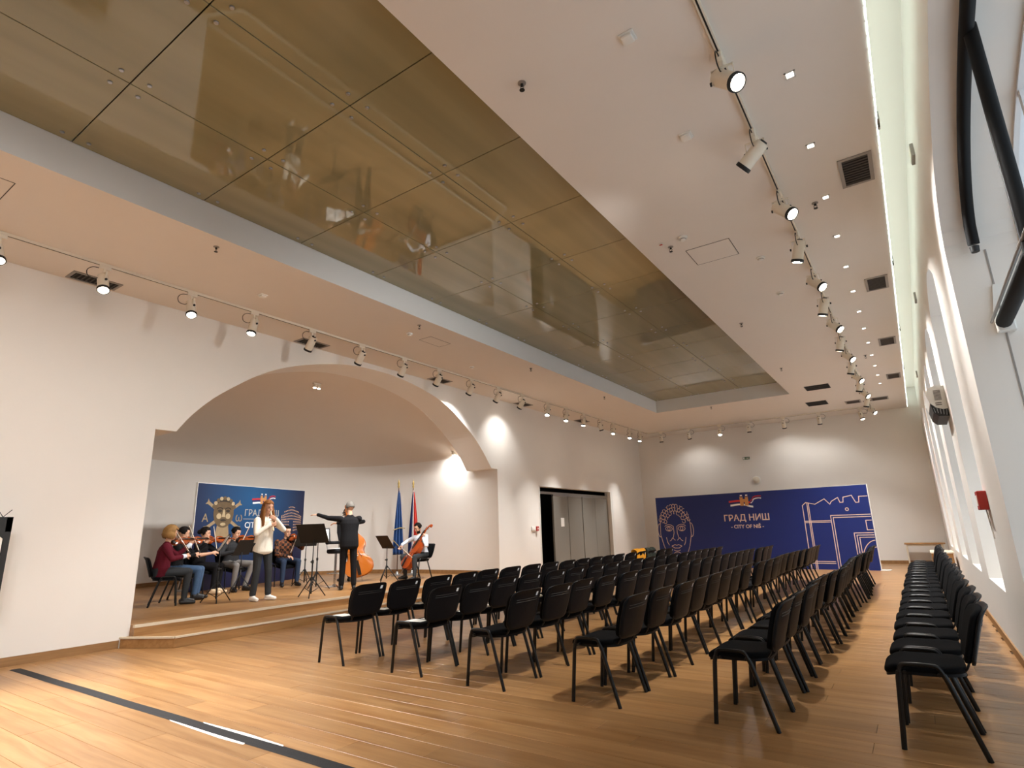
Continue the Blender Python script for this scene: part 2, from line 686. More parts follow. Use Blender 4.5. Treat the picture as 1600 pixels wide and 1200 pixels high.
# ---- far wall, back wall
struct(MB().box((XL - .3, YF, -.1), (1.4, YF + .12, COVE_Z + .1)).build('wall_far', 'wall'))
struct(MB().box((XL - .3, YB - .12, -.1), (1.4, YB, COVE_Z + .1)).build('wall_back', 'wall'))

# ---- right wall with five arched windows and one wide bay
wr = MB()
XO = 1.17


def seg_arch(y0, y1, spr, crown, n=12):
    h = crown - spr
    w2 = (y1 - y0) / 2
    R = (w2 * w2 + h * h) / (2 * h)
    c = (y0 + y1) / 2
    out = []
    for k in range(n + 1):
        yy = y0 + (y1 - y0) * k / n
        out.append((yy, crown - R + math.sqrt(max(0, R * R - (yy - c) ** 2))))
    return out


openings = [([(BAY_C - BAY_H * math.cos(PI * k / 28), BAY_SPR + BAY_RISE * math.sin(PI * k / 28)) for k in range(29)], BAY_SILL)]
for a_, b_ in WIN:
    openings.append((seg_arch(a_, b_, W_SPR, W_CROWN), W_SILL))
ycur = YB
for pr, sill in openings:
    y0, y1 = pr[0][0], pr[-1][0]
    wr.quad((XR, ycur, 0), (XR, y0, 0), (XR, y0, COVE_Z), (XR, ycur, COVE_Z))
    wr.quad((XR, y0, 0), (XR, y1, 0), (XR, y1, sill), (XR, y0, sill))
    for (ya, za), (yb, zb) in zip(pr[:-1], pr[1:]):
        wr.quad((XR, ya, za), (XR, yb, zb), (XR, yb, COVE_Z), (XR, ya, COVE_Z))
        wr.quad((XR, ya, za), (XO, ya, za), (XO, yb, zb), (XR, yb, zb))
    wr.quad((XR, y0, sill), (XO, y0, sill), (XO, y0, pr[0][1]), (XR, y0, pr[0][1]))
    wr.quad((XR, y1, sill), (XR, y1, pr[-1][1]), (XO, y1, pr[-1][1]), (XO, y1, sill))
    wr.quad((XR, y0, sill), (XR, y1, sill), (XO, y1, sill), (XO, y0, sill))
    # outer leaf keeps daylight to the openings
    wr.quad((XO, ycur, -.1), (XO, y0, -.1), (XO, y0, COVE_Z), (XO, ycur, COVE_Z))
    wr.quad((XO, y0, -.1), (XO, y1, -.1), (XO, y1, sill), (XO, y0, sill))
    for (ya, za), (yb, zb) in zip(pr[:-1], pr[1:]):
        wr.quad((XO, ya, za), (XO, yb, zb), (XO, yb, COVE_Z), (XO, ya, COVE_Z))
    ycur = y1
wr.quad((XR, ycur, 0), (XR, YF, 0), (XR, YF, COVE_Z), (XR, ycur, COVE_Z))
wr.quad((XO, ycur, -.1), (XO, YF, -.1), (XO, YF, COVE_Z), (XO, ycur, COVE_Z))
struct(wr.build('wall_right', 'wall'))

# glazing
for k, (pr, sill) in enumerate(openings):
    y0, y1 = pr[0][0], pr[-1][0]
    wn = empty('window_%d' % (k + 1), (0, 0, 0))
    struct(wn)
    fm = MB()
    xg = 1.10
    outline = [(xg, y0, sill)] + [(xg, a_, b_) for a_, b_ in pr] + [(xg, y1, sill), (xg, y0, sill)]
    for p, q in zip(outline[:-1], outline[1:]):
        if (V(*p) - V(*q)).length > .01:
            fm.bar(p, q, .07, .07)
    nm = 5 if k == 0 else 2
    for j in range(1, nm):
        yy = y0 + (y1 - y0) * j / nm
        zz = np.interp(yy, [a_ for a_, _ in pr], [b_ for _, b_ in pr])
        fm.bar((xg, yy, sill), (xg, yy, zz), .06, .05)
    fm.bar((xg, y0, 2.6), (xg, y1, 2.6), .05, .06)
    fm.build('window_frame', 'window_frame', wn)
    pm = MB()
    pm.add([V(xg, a_, b_) for a_, b_ in pr] + [V(xg, y1, sill), V(xg, y0, sill)], [tuple(range(len(pr) + 2))])
    pm.build('pane', 'pane', wn)

# ---- ceiling with recess, cove on the right
ce = MB()


def cq(x0, x1, y0, y1, z=ZC):
    ce.quad((x0, y0, z), (x0, y1, z), (x1, y1, z), (x1, y0, z))


cq(XL, RX0, YB, YF)
cq(RX1, CEDGE, YB, YF)
cq(RX0, RX1, RY1, YF)
cq(RX0, RX1, YB, RY0)
ce.quad((CEDGE, YB, ZC), (CEDGE, YF, ZC), (CEDGE, YF, ZC + .10), (CEDGE, YB, ZC + .10))
ce.quad((CEDGE - .22, YB, ZC + .10), (CEDGE, YB, ZC + .10), (CEDGE, YF, ZC + .10), (CEDGE - .22, YF, ZC + .10))
ce.quad((CEDGE - .22, YB, ZC + .10), (CEDGE - .22, YF, ZC + .10), (CEDGE - .22, YF, COVE_Z), (CEDGE - .22, YB, COVE_Z))
ce.quad((CEDGE - .3, YB, COVE_Z), (CEDGE - .3, YF, COVE_Z), (XR + .7, YF, COVE_Z), (XR + .7, YB, COVE_Z))
ceil = struct(ce.build('ceiling', 'ceiling'))
rc = MB()
rc.quad((RX0, RY0, ZC), (RX0, RY1, ZC), (RX0, RY1, ZG + .3), (RX0, RY0, ZG + .3))
rc.quad((RX1, RY1, ZC), (RX1, RY0, ZC), (RX1, RY0, ZG + .3), (RX1, RY1, ZG + .3))
rc.quad((RX0, RY1, ZC), (RX1, RY1, ZC), (RX1, RY1, ZG + .3), (RX0, RY1, ZG + .3))
rc.quad((RX1, RY0, ZC), (RX0, RY0, ZC), (RX0, RY0, ZG + .3), (RX1, RY0, ZG + .3))
rc.build('recess_side', 'recess', ceil)
MB().box((RX0 - .02, RY0 - .02, ZG + .28), (RX1 + .02, RY1 + .02, ZG + .32)).build('recess_top', 'dark', ceil)
# frameless olive glass panels on point fixings
gx = [RX0, -5.0, -3.70, RX1]
gy = [1.58 + 1.306 * k for k in range(-3, 13)]
gy[-1] = RY1
bolt = MB().lathe([(.0, -.012), (.016, -.012), (.02, -.006), (.02, .0), (.0, .0)], 10).mesh('bolt')
bolt.materials.append(M['steel'])
for i in range(3):
    for j in range(len(gy) - 1):
        x0, x1, y0, y1 = gx[i], gx[i + 1], gy[j], gy[j + 1]
        p = MB().rbox((x0 + .005, y0 + .005, ZG), (x1 - .005, y1 - .005, ZG + .012), .001, seg=1).build('glass_panel', 'olive_glass', ceil)
        for bx, by in ((x0 + .11, y0 + .11), (x1 - .11, y0 + .11), (x0 + .11, y1 - .11), (x1 - .11, y1 - .11)):
            q = link('bolt', bolt, p)
            q.location = (bx, by, ZG)
# cove light: led strip lying on the ceiling lip, and the bead that shows along the edge
ls = MB()
for k in range(48):
    y0 = YB + .1 + k * (YF - YB - .2) / 48
    ls.box((CEDGE - .12, y0, ZC + .105), (CEDGE - .03, y0 + (YF - YB) / 48 - .03, ZC + .12))
led = ls.build('cove_led_strip', 'led')
tag(led, 'white LED strip glowing in the cove above the windows', 'light strip')
ed = MB()
for k in range(160):
    y0 = YB + .1 + k * (YF - YB - .2) / 160
    ed.box((CEDGE - .004, y0, ZC - .006), (CEDGE + .006, y0 + (YF - YB) / 160 - .02, ZC + .012))
ed.build('led_bead', 'led', led)

# ---- skirting boards
def skirting(name, parts):
    mb = MB()
    for lo, hi in parts:
        mb.box(lo, hi)
    struct(mb.build(name, 'oak_trim'))


skirting('baseboard_left', [((XL, YB, 0), (XL + .016, 3.69, .10)), ((XL, 12.40, 0), (XL + .016, D0 - .06, .10)), ((XL, D1 + .1, 0), (XL + .016, YF, .10))])
skirting('baseboard_far', [((XL, YF - .016, 0), (XR, YF, .10))])
skirting('baseboard_right', [((XR - .016, BAY_C + BAY_H, 0), (XR, YF, .10)), ((XR - .016, YB, 0), (XR, BAY_C - BAY_H, .10))])

# ---- folding partition door in the left wall, dark room behind
dr = empty('door_1', (0, 0, 0))
struct(dr)
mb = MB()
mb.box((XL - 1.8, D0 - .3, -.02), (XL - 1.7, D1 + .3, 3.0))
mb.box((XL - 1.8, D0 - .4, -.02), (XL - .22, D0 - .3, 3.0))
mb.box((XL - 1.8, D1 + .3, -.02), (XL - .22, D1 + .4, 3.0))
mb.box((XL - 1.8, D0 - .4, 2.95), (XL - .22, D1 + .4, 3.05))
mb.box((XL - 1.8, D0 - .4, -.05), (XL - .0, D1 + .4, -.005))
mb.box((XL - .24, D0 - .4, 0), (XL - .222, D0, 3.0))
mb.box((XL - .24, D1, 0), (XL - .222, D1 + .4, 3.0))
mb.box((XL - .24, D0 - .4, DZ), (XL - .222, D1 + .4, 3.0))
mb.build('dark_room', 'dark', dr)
fm = MB()
fm.box((XL - .2, D1 - .14, 0), (XL + .01, D1, DZ))
fm.box((XL - .012, D0 - .03, 0), (XL + .012, D0, DZ + .03))
fm.box((XL - .012, D0 - .03, DZ), (XL + .012, D1 + .05, DZ + .03))
fm.box((XL - .012, D1, 0), (XL + .012, D1 + .05, DZ + .03))
fm.build('door_frame', 'white_plastic', dr)
MB().box((XL - .16, D0, DZ - .2), (XL - .10, D1 - .14, DZ - .13)).build('door_rail', 'steel', dr)
pe = [15.20, 16.12, 17.07, 17.98, D1 - .15]
for k in range(4):
    rot = Matrix.Translation((XL - .13, pe[k], 0)) @ Matrix.Rotation(math.radians([.0, .6, -.5, 0][k]), 4, 'Z')
    L_ = pe[k + 1] - pe[k]
    p = MB().rbox((-.03, .012, .01), (.03, L_ - .012, DZ - .24), .006, mat=rot).build('door_panel', 'grey_panel', dr)
    MB().box((-.034, .012, DZ - .24), (.034, L_ - .012, DZ - .2), mat=rot).build('hanger_rail', 'steel', p)
    if k == 0:
        MB().box((.031, .42, 1.42), (.034, .62, 1.68), mat=rot).build('notice', 'paper', p)
# ================================================================== stacking chairs
def make_chair():
    """padded stacking chair; faces local -x, origin on the floor under the seat"""
    r = empty('stacking_chair')
    HW = .255
    for s_ in (-1, 1):
        yy = s_ * HW
        MB().tube([(-.205, yy * 1.02, 0), (-.172, yy, .40), (-.163, yy, .438)], .0125, 10, flat=1.25).build('leg', 'black_steel', r, True, 50)
        MB().tube([(.205, yy * 1.02, 0), (.078, yy, .40), (.062, yy, .438)], .0125, 10, flat=1.25).build('leg', 'black_steel', r, True, 50)
        MB().tube(smooth_path([(-.163, yy, .435), (-.152, yy, .468), (-.118, yy, .482), (.015, yy, .482), (.046, yy, .468), (.063, yy, .435)], 4), .0122, 8).build('side_rail', 'black_steel', r, True, 50)
    for xx in (-.135, .04):
        MB().tube([(xx, -HW, .432), (xx, HW, .432)], .010, 8).build('cross_bar', 'black_steel', r, True, 50)
    for s_ in (-1, 1):
        f = MB()
        f.tube(smooth_path([(-.05, s_ * .15, .432), (.12, s_ * .15, .428), (.175, s_ * .15, .45), (.205, s_ * .15, .51), (.230, s_ * .15, .60), (.252, s_ * .15, .68)], 4), .011, 8, flat=.6)
        f.build('back_support', 'black_steel', r, True, 50)

    # seat cushion: waterfall front, rounded corners
    def pad(hw, x0, x1, zf, thick, name, mat, crown=.012, corner=.09, nx=12, nyy=10):
        bm = MB()
        rings = []
        n = 28
        out = []
        cx, cl = (x0 + x1) / 2, (x1 - x0) / 2
        for k in range(n):
            t = 2 * PI * k / n
            e = .45
            c, s = math.cos(t), math.sin(t)
            out.append((cx + cl * math.copysign(abs(c) ** e, c), hw * math.copysign(abs(s) ** e, s)))
        lev = [(.0, 0, 1), (.25, 0, 1), (.5, 0, 1), (.72, 0, 1), (.90, 0, 1), (.985, -.006, 1), (1.0, -.018, 1), (1.0, -thick + .012, 1), (.97, -thick, 1), (.6, -thick, 1), (.0, -thick, 1)]
        vs, fs = [], []
        for sc, dz, _ in lev:
            for x_, y_ in out:
                xx, yy = cx + (x_ - cx) * sc, y_ * sc
                vs.append(V(xx, yy, zf(xx, yy) + dz + (crown * (1 - sc * sc) if dz == 0 else 0)))
        for i in range(len(lev) - 1):
            for k in range(n):
                fs.append((i * n + k, i * n + (k + 1) % n, (i + 1) * n + (k + 1) % n, (i + 1) * n + k))
        bm.add(vs, fs)
        return bm

    zf = lambda x_, y_: .474 - .028 * max(0, (-x_ - .13) / .12) ** 2 + .012 * max(0, (x_ - .05) / .12) - .012 * (1 - (y_ / .23) ** 2)
    pad(.232, -.25, .185, zf, .042, 'seat', '').build('seat', 'black_fabric', r, True, 60)
    zs = lambda x_, y_: zf(x_, y_) - .040
    pad(.226, -.243, .18, zs, .012, 's', '', crown=0).build('seat_shell', 'black_plastic', r, True, 60)

    # backrest: cushion in front, plastic shell behind, both bowed and tilted
    def back(x_off, hw, z0, z1, thick, rim):
        bm = MB()
        n = 40
        out = []
        zc, zl = (z0 + z1) / 2, (z1 - z0) / 2
        for k in range(n):
            t = 2 * PI * k / n
            c, s = math.cos(t), math.sin(t)
            e = .34
            y_, z_ = math.copysign(abs(c) ** e, c), math.copysign(abs(s) ** e, s)
            wz = hw * (1 - .10 * max(0, -z_))
            out.append((wz * y_, zc + zl * z_ - .012 * (1 - abs(s)) * 0))

        def X(y_, z_):
            return x_off + .175 + (z_ - .50) * .30 - .10 * y_ * y_ / .25 + .03 * max(0, (z_ - .74) / .1) ** 2 + .012
        lev = [(0, 0), (.25, 0), (.5, 0), (.72, 0), (.9, 0), (.985, .005), (1, .014), (1, thick - .008), (.98, thick), (.85, thick), (.65, thick), (.45, thick), (.22, thick), (.0, thick)]
        vs, fs = [], []
        for sc, dx in lev:
            for y_, z_ in out:
                yy, zz = y_ * sc, zc + (z_ - zc) * sc
                puff = rim * (1 - sc * sc) if dx == 0 else 0
                vs.append(V(X(yy, zz) + dx - puff, yy, zz))
        for i in range(len(lev) - 1):
            for k in range(n):
                fs.append((i * n + k, (i + 1) * n + k, (i + 1) * n + (k + 1) % n, i * n + (k + 1) % n))
        bm.add(vs, fs)
        return bm, X
    c, X = back(0, .236, .49, .808, .034, .012)
    c.build('back_cushion', 'black_fabric', r, True, 60)
    sh, X2 = back(.035, .246, .478, .822, .022, 0)
    shell = sh.build('back_shell', 'black_plastic', r, True, 60)
    g = MB()
    for zz in (.735, .715):
        pts = [(X2(y_, zz) + .0225, y_, zz) for y_ in (-.17, -.1, 0, .1, .17)]
        g.tube(pts, .003, 6)
    g.build('grip_groove', 'matte_black', shell)
    stk = MB()
    pts = []
    for y_, z_ in ((.125, .752), (.162, .752), (.162, .786), (.125, .786)):
        pts.append((X2(y_, z_) + .0245, y_, z_))
    stk.quad(*pts)
    stk.quad(*[(p[0] - .004, p[1], p[2]) for p in pts[::-1]])
    stk.build('sticker', 'sticker', shell)
    return r


proto_chair = make_chair()
rows = [('front row nearest the stage', -5.50, 4.665, 18), ('second row from the stage', -4.42, 4.705, 19), ('third row from the stage', -3.39, 4.675, 20), ('fourth row from the stage', -2.33, 4.705, 20), ('fifth row beside the aisle', -1.19, 4.715, 19), ('long row along the window wall', -.095, 4.785, 19)]
PITCH = .562
cr = random.Random(11)
CH = {}
first = True
for ri, (rn, rx, ry, n) in enumerate(rows):
    for k in range(n):
        c = proto_chair if first else copy_tree(proto_chair)
        first = False
        jit = .018 if ri < 5 else .012
        c.location = (rx + cr.uniform(-jit, jit) + (.03 * math.sin(k * .9 + ri * 2) if k > 1 and ri < 5 else 0), ry + PITCH * k + (cr.uniform(-.003, .003) if k else 0), 0)
        c.rotation_euler = (0, 0, cr.uniform(-.012, .012) if k else 0)
        if k == 0:
            wh = 'nearest'
        elif k == n - 1:
            wh = 'farthest'
        else:
            wh = ORD[k] + ' from the near end'
        tag(c, 'black padded chair, %s of the %s' % (wh, rn), 'chair', 'black chairs in the ' + rn)
        CH[ri, k] = c

# programme sheets on the seats of the rows nearest the stage
sheet = MB().box((-.105, -.075, 0), (.105, .075, .0015)).mesh('programme_sheet')
sheet.materials.append(M['paper'])
for ri, ks in ((0, range(0, 9)), (1, range(0, 5))):
    for k in ks:
        c = CH[ri, k]
        for j, (dx, dy) in enumerate(((.03, .09), (-.02, -.10))):
            if ri == 1 and j == 1 and k % 2:
                continue
            o = link('programme_sheet', sheet)
            o.location = (c.location.x + dx, c.location.y + dy, .4785)
            o.rotation_euler = (0, 0, cr.uniform(-.4, .4))
            o['group'] = 'white programme sheets on the chairs'
            tag(o, 'white sheet on the %s side of the seat, %s chair of the %s' % ('far' if j == 0 else 'near', ORD[k], ['front row', 'second row'][ri]), 'sheet')


# coats left on the chairs
def coat(name, label, mat, c, seed, w_=.24, h=.30):
    rr = random.Random(seed)
    mb = MB()
    nx, nz = 14, 18
    base = V(c.location.x, c.location.y, 0)
    vs, fs = [], []
    # draped over the top of the backrest: front flap - crest - back flap
    prof = [(.155, .56), (.165, .64), (.185, .74), (.20, .82), (.225, .862), (.27, .862), (.305, .82), (.30, .72), (.285, .62), (.275, .54)]
    prof = [(p.x, p.z) for p in smooth_path([(a_, 0, b_) for a_, b_ in prof], 3)]
    n = 15
    for i, (px, pz) in enumerate(prof):
        for k in range(n):
            t = -1 + 2 * k / (n - 1)
            fold = .014 * math.sin(t * 9 + seed) + .008 * math.sin(t * 17 + i * .4)
            hang = .03 * math.sin(t * 5 + seed * 2)
            e = 1 if 4 < i < 20 else 1
            sgn = -1 if i < len(prof) / 2 else 1
            vs.append(base + V(px + sgn * abs(fold) * 1.0 - .10 * (t * w_) ** 2 / .25, t * w_ * (1 + .06 * math.sin(i * .5 + seed)), pz + (hang if i in (0, 1, len(prof) - 1, len(prof) - 2) else .25 * hang)))
    m_ = len(prof)
    for i in range(m_ - 1):
        for k in range(n - 1):
            fs.append((i * n + k, i * n + k + 1, (i + 1) * n + k + 1, (i + 1) * n + k))
    mb.add(vs, fs)
    o = mb.build(name, mat, None, True)
    md = o.modifiers.new('thickness', 'SOLIDIFY')
    md.thickness = .012
    md.offset = 0
    tag(o, label, 'coat')
    return o


coat('draped_jacket', 'orange yellow jacket draped over a chair back near the far rows', 'orange_cloth', CH[0, 14], 2, .25)
coat('draped_jacket', 'dark green jacket draped over a chair back beside the orange jacket', 'green_cloth', CH[0, 15], 5, .25)

# ================================================================== lighting tracks and spot lamps
def track(name, p0, p1, label):
    r = empty(name, p0, 0, label, 'lighting track', 'lighting tracks')
    d = V(*p1) - V(*p0)
    mb = MB()
    mb.bar((0, 0, -.018), d + V(0, 0, -.018), .036, .034)
    mb.build('rail', 'white_metal', r)
    mb = MB()
    n = d.normalized().cross(V(0, 0, 1))
    mb.bar((0, 0, -.0362), d + V(0, 0, -.0362), .012, .003)
    mb.build('contact_slot', 'matte_black', r)
    return r


TLX, TRX, TFY = -8.05, -.663, 20.90
track('lighting_track', (TLX, YB + .05, ZC), (TLX, TFY - .03, ZC), 'long white ceiling track above the stage wall')
track('lighting_track', (TLX + .03, TFY, ZC), (-.70, TFY, ZC), 'white ceiling track in front of the far wall')
track('lighting_track', (TRX, YB + .05, ZC), (TRX, TFY - .03, ZC), 'white ceiling track running beside the window wall')


def make_spot():
    r = empty('track_spotlight')
    MB().rbox((-.016, -.055, -.075), (.016, .055, -.036), .004).build('adapter', 'white_metal', r)
    y_ = MB()
    y_.rbox((-.012, -.012, -.115), (.012, .012, -.07), .003)
    y_.bar((-.068, 0, -.118), (.068, 0, -.118), .018, .006)
    for s_ in (-1, 1):
        y_.bar((s_ * .066, 0, -.118), (s_ * .066, 0, -.225), .018, .005, up=V(1, 0, 0))
    y_.build('yoke', 'white_metal', r)
    kn = MB()
    for s_ in (-1, 1):
        kn.lathe([(.011, 0), (.013, .005), (.013, .014), (.0, .016)], 10, Matrix.Translation((s_ * .068, 0, -.205)) @ Matrix.Rotation(s_ * PI / 2, 4, 'Y'))
    kn.build('tilt_knob', 'matte_black', r, True, 40)
    MB().tube(smooth_path([(0, -.04, -.07), (0, -.11, -.08), (0, -.155, -.13), (0, -.14, -.19), (0, -.08, -.20), (0, -.045, -.18)], 5), .004, 6).build('cable', 'matte_black', r, True)
    # barrel points down local -z about the pivot
    bd = MB().lathe([(.0, .075), (.040, .075), (.050, .070), (.053, .055), (.053, -.125), (.057, -.128), (.057, -.145), (.050, -.145), (.046, -.135), (.0, -.135)], 24).build('barrel', 'white_metal', r, True, 35)
    bd.location = (0, 0, -.205)
    MB().lathe([(.0575, -.118), (.0595, -.120), (.0595, -.143), (.0575, -.147), (.049, -.147)], 24, caps=False).build('front_ring', 'matte_black', bd, True, 35)
    MB().lathe([(.0, .088), (.026, .088), (.03, .0751), (.0, .0751)], 16).build('rear_cap', 'matte_black', bd, True, 35)
    global SPOT_LENS
    SPOT_LENS = MB().lathe([(.0, -.1365), (.047, -.1365), (.047, -.1395), (.0, -.1395)], 20).build('lens', 'lamp_off', bd)
    return r


spot0 = make_spot()
lens_off = SPOT_LENS.data
lens_on = lens_off.copy()
lens_on.materials[0] = M['lamp_on']
spot_first = True


def place_spot(x, y_, d, lit, label, group, rz=0.0, power=1.0, ang=62):
    global spot_first
    s_ = spot0 if spot_first else copy_tree(spot0)
    spot_first = False
    tag(s_, label, 'spotlight', group)
    s_.location = (x, y_, ZC + .036 * .2)
    s_.scale = (1.2, 1.2, 1.2)
    s_.rotation_euler = (0, 0, rz)
    dl = Matrix.Rotation(-rz, 3, 'Z') @ V(*d).normalized()
    q = V(0, 0, -1).rotation_difference(dl)
    bar_ = [c for c in s_.children if c.name.startswith('barrel')][0]
    bar_.rotation_mode = 'QUATERNION'
    bar_.rotation_quaternion = q
    for c in bar_.children:
        if c.name.startswith('lens'):
            c.data = lens_on if lit else lens_off
    if lit:
        l = bpy.data.lights.new('spot_lamp', 'SPOT')
        l.energy = LAMP_W * power
        l.color = LAMP_COL
        l.spot_size = math.radians(ang)
        l.spot_blend = .7
        l.shadow_soft_size = .05
        lo = bpy.data.objects.new('spot_lamp', l)
        COL.objects.link(lo)
        lo.parent = bar_
        lo.location = (0, 0, -.148)
    return s_


GL, GR, GF = 'spot lamps on the stage side track', 'spot lamps on the window side track', 'spot lamps on the far wall track'
lamp_y = [1.55, 2.60, 3.70, 4.66, 5.73, 6.82, 7.92, 8.97, 10.10, 11.16, 12.22, 13.50, 14.55, 15.64, 16.79, 17.78, 19.15, 20.10]
lit_l = {0: (.55, .1, -1), 1: (.55, -.05, -1), 2: (.5, -.1, -1), 3: (.15, -.25, -1), 11: (.1, -.45, -1), 12: (.05, -.3, -1), 13: (0, -.25, -1), 15: (.05, -.3, -1), 16: (.1, -.4, -1), 17: (0, -.3, -1)}
for k, yy in enumerate(lamp_y):
    lit = k in lit_l
    d = lit_l.get(k, (-.75, .05, -.9) if k < 11 else (.1, .3, -1))
    # the lamps trained on the stage wall are on too, their lenses turned from the camera
    on = lit or 5 <= k <= 8 or k == 10
    lab = '%s spot lamp from the near end of the track above the stage wall' % ORD[k]
    place_spot(TLX, yy, d, on, 'white ' + lab, GL, 0.0, (.92 if lit else (.10 if k == 10 else .68)), 62 if lit else 100)
far_x = [-7.53, -6.47, -5.35, -4.36, -3.24, -2.16, -.98]
far_d = [(0, .1, -1), (0, .45, -1), (.1, -.5, -1), (0, .1, -1), (0, .5, -1), (0, .3, -1), (.2, -.2, -1)]
for k, xx in enumerate(far_x):
    place_spot(xx, TFY, far_d[k], k in (1, 2, 4, 5, 6), 'white %s spot lamp from the left on the far wall track' % ORD[k], GF, PI / 2, .06, 130)
ry_ = [3.90, 4.96, 6.15, 7.25, 8.50, 9.55, 10.70, 11.90, 12.98, 14.05, 15.2, 16.2, 17.3, 18.6, 20.2]
for k, yy in enumerate(ry_):
    lit = k % 2 == 0
    d = (.6, -.35, -.75) if lit else ((-.95, .25, -.68) if k < 2 else (-.28, .18, -1))
    place_spot(TRX, yy, d, True, 'white %s spot lamp from the near end of the window side track' % ORD[k], GR, 0, .45 if lit else 1.0, 80 if lit else 105)
# a lamp behind the camera end of the tracks keeps the near floor lit
for k, yy in enumerate((-1.9, -.75, .45)):
    place_spot(TLX, yy, (.55, .15, -1), True, 'white spot lamp behind the viewer on the stage side track, %s of three' % ORD[k], GL, 0, 1.0)
    place_spot(TRX, yy + .3, (-.95, .1, -.62), True, 'white spot lamp behind the viewer on the window side track, %s of three' % ORD[k], GR, 0, .75, 85)

# two small lamps inside the apse
for (x_, y_, z_, lab, dd) in ((-10.25, 12.05, 3.52, 'small twin spot lamp on the right side of the arch', (-.35, .5, -1)), (-10.6, 7.75, 4.66, 'small lamp at the crown of the arch', (.1, -.1, -1))):
    t = empty('apse_lamp', (x_, y_, z_), 0, lab, 'lamp')
    MB().rbox((-.03, -.10, -.02), (.03, .10, .015), .006).build('base', 'white_metal', t)
    for s_ in (-1, 1):
        q = V(0, 0, -1).rotation_difference(V(*dd).normalized()).to_matrix().to_4x4()
        mm_ = Matrix.Translation((0, s_ * .055, -.05)) @ q
        h_ = MB().lathe([(.0, .03), (.03, .03), (.036, .0), (.036, -.05), (.0, -.05)], 14, mm_).build('lamp_head', 'white_metal', t, True, 40)
        MB().lathe([(.0, -.0505), (.032, -.0505), (.032, -.054), (.0, -.054)], 14, mm_).build('lens', 'lamp_on', h_)
    l = bpy.data.lights.new('apse_lamp_light', 'SPOT')
    l.energy = 70
    l.color = LAMP_COL
    l.spot_size = math.radians(140)
    l.spot_blend = .9
    l.shadow_soft_size = .05
    lo = bpy.data.objects.new('apse_lamp_light', l)
    COL.objects.link(lo)
    lo.parent = t
    lo.location = (0, 0, -.13)
    lo.rotation_mode = 'QUATERNION'
    lo.rotation_quaternion = V(0, 0, -1).rotation_difference(V(*dd).normalized())

# ================================================================== ceiling fittings
# recessed square downlights
for k in range(13):
    yy = 4.46 + 1.09 * k
    t = empty('downlight', (-.265, yy, ZC), 0, '%s small recessed square downlight from the near end' % ORD[k], 'downlight', 'recessed downlights beside the window side track')
    m_ = MB()
    for s_ in (-1, 1):
        m_.box((s_ * .034 - .006, -.04, -.006), (s_ * .034 + .006, .04, -.0003))
        m_.box((-.04, s_ * .034 - .006, -.006), (.04, s_ * .034 + .006, -.0003))
    m_.build('trim_frame', 'white_plastic', t)
    MB().box((-.024, -.024, -.004), (.024, .024, -.0006)).build('diffuser', 'downlight', t)
    l = bpy.data.lights.new('downlight_lamp', 'SPOT')
    l.energy = DOWN_W
    l.color = (1, .88, .74)
    l.spot_size = math.radians(110)
    l.spot_blend = .6
    l.shadow_soft_size = .03
    lo = bpy.data.objects.new('downlight_lamp', l)
    COL.objects.link(lo)
    lo.parent = t
    lo.location = (0, 0, -.02)


def grille(x0, x1, y0, y1, label, group, slats=9, along='x', dark=False):
    t = empty('air_grille', ((x0 + x1) / 2, (y0 + y1) / 2, ZC), 0, label, 'air grille', group)
    hx, hy = (x1 - x0) / 2, (y1 - y0) / 2
    m_ = MB()
    fw = .035 if not dark else .012
    m_.box((-hx, -hy, -.012), (hx, -hy + fw, -.0004))
    m_.box((-hx, hy - fw, -.012), (hx, hy, -.0004))
    m_.box((-hx, -hy + fw, -.012), (-hx + fw, hy - fw, -.0004))
    m_.box((hx - fw, -hy + fw, -.012), (hx, hy - fw, -.0004))
    m_.build('frame', 'grey_metal' if not dark else 'matte_black', t)
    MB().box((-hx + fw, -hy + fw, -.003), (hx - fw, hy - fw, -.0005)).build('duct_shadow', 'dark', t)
    for k in range(slats):
        if along == 'x':
            yy = -hy + fw + (2 * hy - 2 * fw) * (k + .5) / slats
            MB().bar((-hx + fw, yy, -.007), (hx - fw, yy, -.007), .014, .003, up=V(0, .5, .8)).build('slat', 'grille' if not dark else 'dark', t)
        else:
            xx = -hx + fw + (2 * hx - 2 * fw) * (k + .5) / slats
            MB().bar((xx, -hy + fw, -.007), (xx, hy - fw, -.007), .014, .003, up=V(.5, 0, .8)).build('slat', 'grille' if not dark else 'dark', t)


for k, yy in enumerate((5.98, 9.49, 13.03, 16.53)):
    grille(-.09, .205, yy, yy + .58, '%s square air grille beside the window cove' % ORD[k], 'air grilles beside the window cove', 10)
for k, yy in enumerate((2.43, 5.92, 9.45, 12.98, 16.5)):
    grille(-8.86, -8.56, yy, yy + .58, '%s grey air grille between stage side track and wall' % ORD[k], 'air grilles between track and stage wall', 10)
grille(-1.95, -1.37, 16.58, 17.15, 'dark square ceiling opening nearer the glass recess', 'dark ceiling openings', 3, dark=True)
grille(-2.25, -1.70, 18.92, 19.58, 'dark square ceiling opening nearer the far wall', 'dark ceiling openings', 3, dark=True)
grille(-1.27, -.86, 19.55, 20.05, 'brown air grille left of the far track corner', 'air grilles at the far track corner', 8)
grille(-.60, -.16, 19.55, 20.05, 'brown air grille right of the far track corner', 'air grilles at the far track corner', 8)


